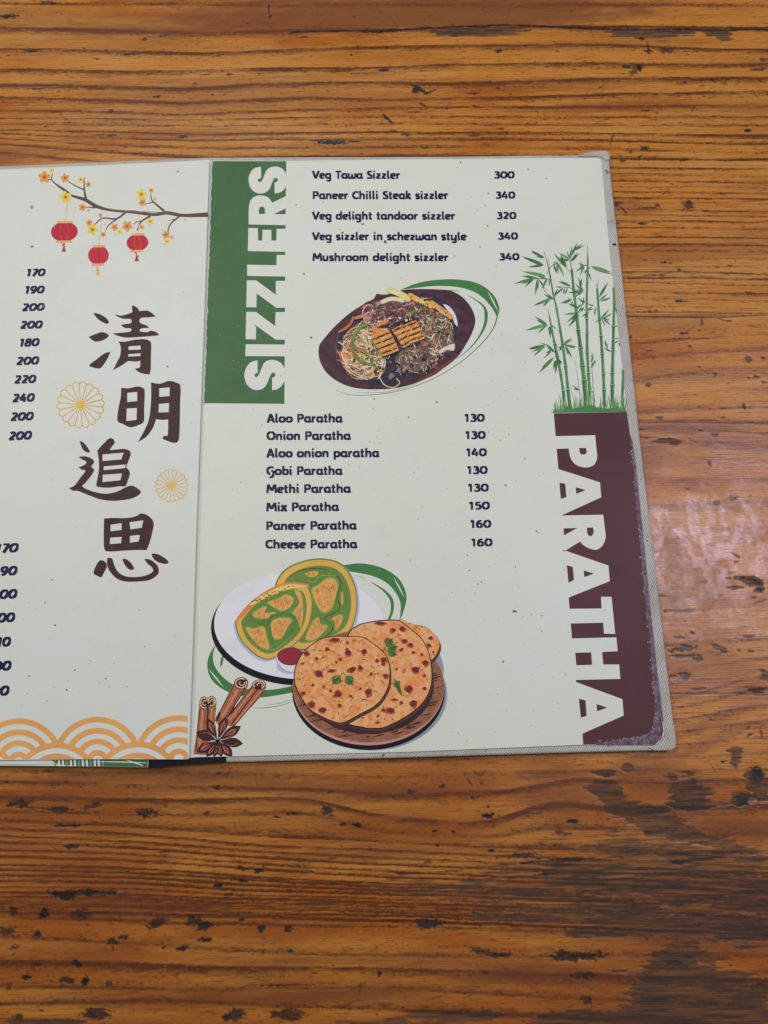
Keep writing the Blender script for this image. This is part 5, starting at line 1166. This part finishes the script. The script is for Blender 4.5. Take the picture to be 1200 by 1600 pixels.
for x, y, r, k in ((245, 165, 34, 0), (285, 128, 15, 1), (358, 170, 25, 0), (445, 180, 19, 1), (487, 205, 16, 0), (362, 275, 34, 1), (175, 330, 12, 0), (455, 332, 21, 0), (488, 348, 8, 0), (780, 260, 31, 1), (833, 238, 14, 0), (785, 305, 21, 0), (853, 286, 8, 0), (555, 375, 11, 0), (493, 417, 19, 0), (510, 455, 31, 1), (632, 442, 21, 0), (570, 482, 15, 0), (660, 467, 15, 1), (702, 435, 30, 0), (782, 440, 13, 0), (828, 410, 21, 1), (915, 483, 23, 0), (920, 520, 16, 1), (948, 498, 10, 0), (580, 425, 6, 0)):
    pr = Print(ZL, 9e-5); cx, cy = Zt.p(x, y); r /= 3.529; a0 = rng.uniform(0, 6)
    for i in range(5):
        a = a0 + i * 2 * math.pi / 5
        pr.poly(ell(cx + r * .58 * math.cos(a), cy + r * .58 * math.sin(a), r * .46, r * .36, math.degrees(a), 10), (FO, FY)[k])
    if r > 3:
        pr.poly(ell(cx, cy, r * .38, r * .36, 0, 8), ink((186, 104, 48)) if not k else ink((200, 136, 40)))
        pr.poly(ell(cx, cy, r * .16, r * .16, 0, 6), ink((120, 76, 36)))
    pr.build('blossom', left)
LR, LRL, TAN = ink((172, 44, 58)), ink((196, 66, 72)), ink((206, 150, 92))
for x, y, rx, ry, tx, ty, sx, sy, ribs in ((355, 466, 74, 55, 358, 413, 374, 292, (.32,)), (543, 596, 57, 52, 547, 546, 563, 350, (.25, .55, .8)), (758, 526, 60, 46, 762, 481, 770, 372, (.22, .34))):
    pr = Print(ZL, 1.0e-4)
    pr.ribbon(Zt([(sx, sy), (tx, ty)]), 1.0, TAN, False, cap=False)
    pr.poly(ell(*Zt.p(x, y), rx / 3.529, ry / 3.529, -4), LR)
    for k in ribs:
        pr.outline(ell(*Zt.p(x, y), rx * k / 3.529, ry * .93 / 3.529, -3, 24), .9, LRL)
    if len(ribs) == 1: pass
    for yy, s in ((ty, 1), (2 * y - ty + 2, -1)):
        xx = x + (tx - x) * s
        q = [Zt.p(xx - rx * .56, yy - 6), Zt.p(xx + rx * .56, yy - 7), Zt.p(xx + rx * .62, yy + 5), Zt.p(xx - rx * .6, yy + 7)]
        pr.poly(q, TAN)
    bx, by = x - (tx - x), 2 * y - ty + 12
    c = TAN if rx == 57 else LR
    pr.ribbon(Zt([(bx, by - 6), (bx - 1, by + 20)]), 1.1, c, False, cap=False)
    for i in range(6):
        pr.poly(blob(*Zt.p(bx + rng.uniform(-11, 11), by + 8 + rng.uniform(-10, 14)), 1.1, .4, 6), c)
    pr.poly(Zt([(bx - 3, by + 16), (bx + 4, by + 16), (bx + 12, by + 46), (bx - 12, by + 46)]), c)
    pr.build('lantern_print', left)

# ------------------------------------------------------------------ the four brushed characters
Zk = Zm(60, 460, 3.478)
BRN = ink((70, 46, 42), (60, 40, 37), 200.0)
def char(parts):
    pr = Print(ZL)
    for outer, holes in parts:
        o = spline(Zk(outer), True, 5)
        pr.poly(o, BRN, [spline(Zk(cor(h)), True, 5) for h in holes])
    pr.build('brushed_character', left)
char([([(300, 103), (335, 108), (370, 130), (383, 150), (375, 160), (350, 152), (325, 135)], []), ([(273, 230, 1), (320, 212), (350, 205), (383, 222), (360, 245), (320, 257), (295, 250)], []), ([(277, 385), (320, 350), (360, 320), (392, 312, 1), (375, 350), (345, 395), (325, 403), (300, 398)], []),
      ([(415, 107, 1), (450, 115), (490, 105), (510, 95), (508, 70), (513, 58, 1), (530, 68), (545, 80), (548, 90), (590, 88), (615, 100), (637, 120, 1), (600, 125), (557, 128), (550, 150), (565, 160), (590, 170), (598, 182), (560, 185), (552, 200), (590, 205), (610, 197), (640, 205), (658, 222, 1), (600, 228), (540, 232), (480, 235), (430, 225), (403, 212, 1), (450, 208), (498, 202), (503, 185), (470, 182), (447, 165, 1), (480, 160), (503, 155), (503, 135), (460, 132), (430, 120)], []),
      ([(435, 255, 1), (470, 257), (520, 247), (570, 243), (600, 250), (613, 268), (612, 330), (611, 400), (605, 435, 1), (575, 432), (545, 422), (523, 403, 1), (545, 400), (553, 390), (553, 360, 1), (530, 365), (490, 362, 1), (475, 370), (455, 385), (405, 412, 1), (428, 365), (445, 330), (447, 285)], [[(490, 283), (555, 278), (556, 300), (490, 302)], [(488, 325), (555, 320), (555, 335), (488, 338)]])])
char([([(450, 507, 1), (490, 510), (540, 500), (570, 510), (578, 530), (575, 620), (573, 690), (540, 712), (500, 722), (460, 705), (430, 685), (435, 620), (447, 560)], [[(483, 535), (537, 530), (537, 580), (483, 585)], [(480, 620), (535, 617), (533, 682), (478, 688)]]),
      ([(612, 478, 1), (660, 485), (710, 470), (750, 480), (772, 500), (770, 600), (768, 720), (762, 792), (740, 807), (710, 800), (675, 785, 1), (680, 770), (703, 762), (705, 680, 1), (670, 682), (640, 678, 1), (620, 730), (585, 775), (540, 803, 1), (570, 750), (600, 680), (612, 580)], [[(657, 510), (713, 505), (713, 552), (657, 557)], [(655, 595), (710, 590), (708, 640), (653, 642)]])])
char([([(223, 796, 1), (245, 805), (270, 835), (280, 858), (260, 857), (240, 840)], []),
      ([(217, 883, 1), (255, 880), (290, 893), (303, 912), (288, 935), (303, 955), (285, 988), (255, 1025), (240, 1045), (300, 1072), (370, 1083), (430, 1070), (480, 1045), (510, 1040), (540, 1055), (557, 1075), (530, 1100), (480, 1115), (400, 1122), (330, 1112), (270, 1090), (215, 1068), (190, 1068), (165, 1052, 1), (195, 1040), (225, 1000), (255, 960), (235, 952), (217, 940, 1), (240, 932), (258, 920), (258, 908), (240, 898)], []),
      ([(320, 848, 1), (345, 820), (365, 800), (385, 782), (405, 785), (415, 805), (398, 830), (390, 845), (430, 842), (470, 840), (495, 850), (502, 870), (490, 905), (478, 938), (492, 955), (497, 978), (485, 1015), (472, 1042), (440, 1043), (390, 1050), (350, 1050), (318, 1045, 1), (315, 1030), (328, 960), (328, 900)], [[(348, 870), (463, 860), (450, 897), (348, 905)], [(355, 935), (474, 924), (472, 944), (355, 955)], [(350, 980), (455, 973), (445, 1010), (348, 1020)]])])
char([([(357, 1218, 1), (400, 1215), (480, 1215), (530, 1205), (560, 1190), (600, 1205), (626, 1240), (620, 1290), (604, 1350), (588, 1390, 1), (540, 1389), (460, 1393), (380, 1397), (358, 1380), (355, 1300)], [[(392, 1252), (452, 1243), (452, 1280), (392, 1287)], [(495, 1238), (570, 1228), (562, 1268), (500, 1277)], [(390, 1322), (452, 1318), (450, 1352), (388, 1357)], [(498, 1312), (552, 1307), (545, 1342), (497, 1350)]]),
      ([(335, 1445), (365, 1455), (372, 1480), (355, 1515), (342, 1537), (320, 1530), (300, 1515), (310, 1480)], []), ([(375, 1432, 1), (400, 1435), (412, 1470), (435, 1510), (480, 1533), (540, 1535), (590, 1525), (622, 1506), (618, 1485), (595, 1465), (575, 1438, 1), (605, 1440), (640, 1465), (653, 1490), (650, 1520), (610, 1550), (550, 1560), (470, 1560), (420, 1540), (385, 1500), (373, 1465)], []),
      ([(457, 1440), (480, 1440), (505, 1462), (520, 1490), (500, 1497), (475, 1478)], []), ([(617, 1410), (650, 1412), (690, 1435), (707, 1455), (690, 1465), (650, 1455), (625, 1435)], [])])

# round flower crests in yellow line
YL = ink((208, 150, 50))
for cx, cy, rx, ry, n, w, tilt in ((126, 632.5, 35.5, 34.5, 18, 1.6, 4), (268, 759, 24.5, 24.5, 20, 1.25, 3)):
    pr = Print(ZL)
    for i in range(n):
        a, b_ = 2 * math.pi * (i + .3) / n, 2 * math.pi * (i + 1.3) / n
        pr.ribbon([(cx + rx * .1 * math.cos(a), cy + ry * .1 * math.sin(a)), (cx + rx * .93 * math.cos(a), cy + ry * .93 * math.sin(a))], [w * .8, w], YL, False, cap=False)
        pr.ribbon([(cx + rx * k * math.cos(a + (b_ - a) * t), cy + ry * k * math.sin(a + (b_ - a) * t)) for k, t in ((.93, 0), (1.0, .2), (1.045, .5), (1.0, .8), (.93, 1))], w, YL, n=3, cap=False)
    pr.poly(ell(cx, cy, rx * .16, ry * .16, 0, 14), ink((204, 160, 62)))
    pr.build('flower_crest', left)

# overlapping wave scales along the foot of the left page
WAV, WPG = ink((214, 142, 82)), M_PAGE_L
Zw = Zm(0, 1100, 4.0)
pr = Print(ZL)
def clipw(q):
    q = clip_half(q, (0, 1186.2), (0, -1))
    return clip_half(q, (293.6, 1150), (-1, -.0)) if q else q
def scalew(cx, cy, R, n=48):
    k = R / 283.0
    rr_ = [283, 246, 212, 174, 142, 106, 70, 34]
    for i, r in enumerate(rr_):
        q = clipw(Zw(ell(cx, cy, r * k, r * k * .985, 0, n)))
        if len(q) > 2: pr.poly(q, WAV if i % 2 == 0 else WPG)
for cx, cy in ((-375, 372), (118, 366), (610, 356), (1118, 347)): scalew(cx, cy, 281)
for cx, cy in ((-128, 530), (355, 514), (862, 508), (1370, 500)): scalew(cx, cy, 278)
pr.build('wave_border', left)

# palm-leaf print on the edge of the page below
pr = Print(ZI)
LG1, LG2 = ink((66, 104, 72)), ink((110, 142, 112))
pr.poly([(78, 1186), (231, 1186), (230.4, 1198.4), (120, 1197), (90, 1194)], LG1)
for i in range(13):
    x = 84 + i * 6.2
    pr.poly([(x, 1186.5), (x + 3.2, 1186.5), (x + 4.2, 1197), (x + 1.2, 1197)], ink((190, 196, 186)) if i % 3 else LG2)
pr.ribbon([(150, 1190), (190, 1190.5), (228, 1192)], [.6, 1.6, .8], ink((188, 198, 184)), cap=False)
pr.ribbon([(196, 1187), (212, 1192), (224, 1197)], [.6, 2.2, .8], ink((188, 198, 184)), cap=False)
pr.ribbon([(-20, 1193), (40, 1194.5), (90, 1193)], [1.2, .9, .5], LG2, cap=False)
pr.build('leaf_print', inner)

# ------------------------------------------------------------------ dirt on the pages
def dirt(page, z, fixed, boxes, n):
    pr = Print(z, 3e-4)
    D = [ink((84, 72, 62)), ink((110, 98, 84)), ink((60, 52, 48))]
    for x, y, r, asp, a in fixed:
        pr.poly(blob(x, y, r * 1.2, .45, 8, asp, a), ink((150, 142, 124))); pr.poly(blob(x, y, r * .72, .45, 8, asp, a), D[int(x) % 3])
    for i in range(n):
        b_ = rng.choice(boxes)
        x, y = rng.uniform(b_[0], b_[2]), rng.uniform(b_[1], b_[3])
        pr.poly(blob(x, y, rng.choice((.45, .55, .7, .9)) * rng.uniform(.8, 1.2), .4, 6), (ink((140, 130, 114)), ink((120, 108, 92)), D[0], ink((150, 144, 130)))[i % 4])
    o = pr.build('dirt_speck', page); o['kind'] = 'stuff'
dirt(right, ZR, [(803.6, 955, 3.2, .7, .2), (602, 378, 3.6, .55, .8), (567, 350.3, 1.7, .8, 0), (786, 1034, 1.4, 1, 0), (790, 758, 1.3, 1, 0), (750, 386, 1.2, 1, 0), (486, 527.5, 2.0, .7, 0), (585, 623, 1.2, 1, 0), (682, 628, 1.3, 1, 0), (847, 962, 1.0, 1, 0), (763, 302, 1.1, 1, 0), (720, 254, 1.2, 1.4, 0), (475, 428, 1.2, 1, 0), (838, 830, 1.3, 1, 0)],
     [(450, 255, 930, 640), (350, 640, 860, 880), (700, 860, 890, 1160), (330, 400, 480, 640)], 150)
dirt(left, ZL, [(50, 385.5, 2.4, .5, -.7), (86, 355.5, 2.0, .6, 0), (69.5, 479, 1.6, 1, 0), (81, 906, 1.1, 1, 0), (86, 977, 1.3, 1, 0), (117, 1047, 1.2, 1, 0), (104, 1078, 1.2, 1, 0), (46, 1056.5, 1.4, .8, 0), (262, 573, 1.6, .7, .3), (278, 268, 1.2, 1, 0), (165, 1060, 1.2, 1, 0), (70, 942, 1.2, .8, 0), (230, 1140, 1.2, 1, 0)],
     [(0, 300, 300, 480), (70, 880, 290, 1110), (0, 700, 110, 1110), (20, 1060, 200, 1110), (130, 1030, 200, 1085)], 24)
# ink mark and fray on the cloth border
pr = Print(ZC, 2.5e-4)
pr.poly(blob(960, 382, 3.2, .35, 8, .5), ink((30, 28, 30))); pr.poly(blob(948, 268, 4.2, .35, 8, .55, .8), ink((112, 108, 104)))
for i in range(34):
    t = rng.random(); x, y = 952 + 96 * t + rng.uniform(-6, 2), 262 + 870 * t
    pr.poly(blob(x, y, rng.uniform(.4, 1.2), .4, 6), ink((104, 98, 90)))
for i in range(16):
    pr.poly(blob(rng.uniform(860, 930), 243.4 + rng.uniform(-.6, .8), rng.uniform(.6, 1.6), .4, 7, .5), ink((112, 92, 82)))
pr.build('cloth_stain', cover)['kind'] = 'stuff'
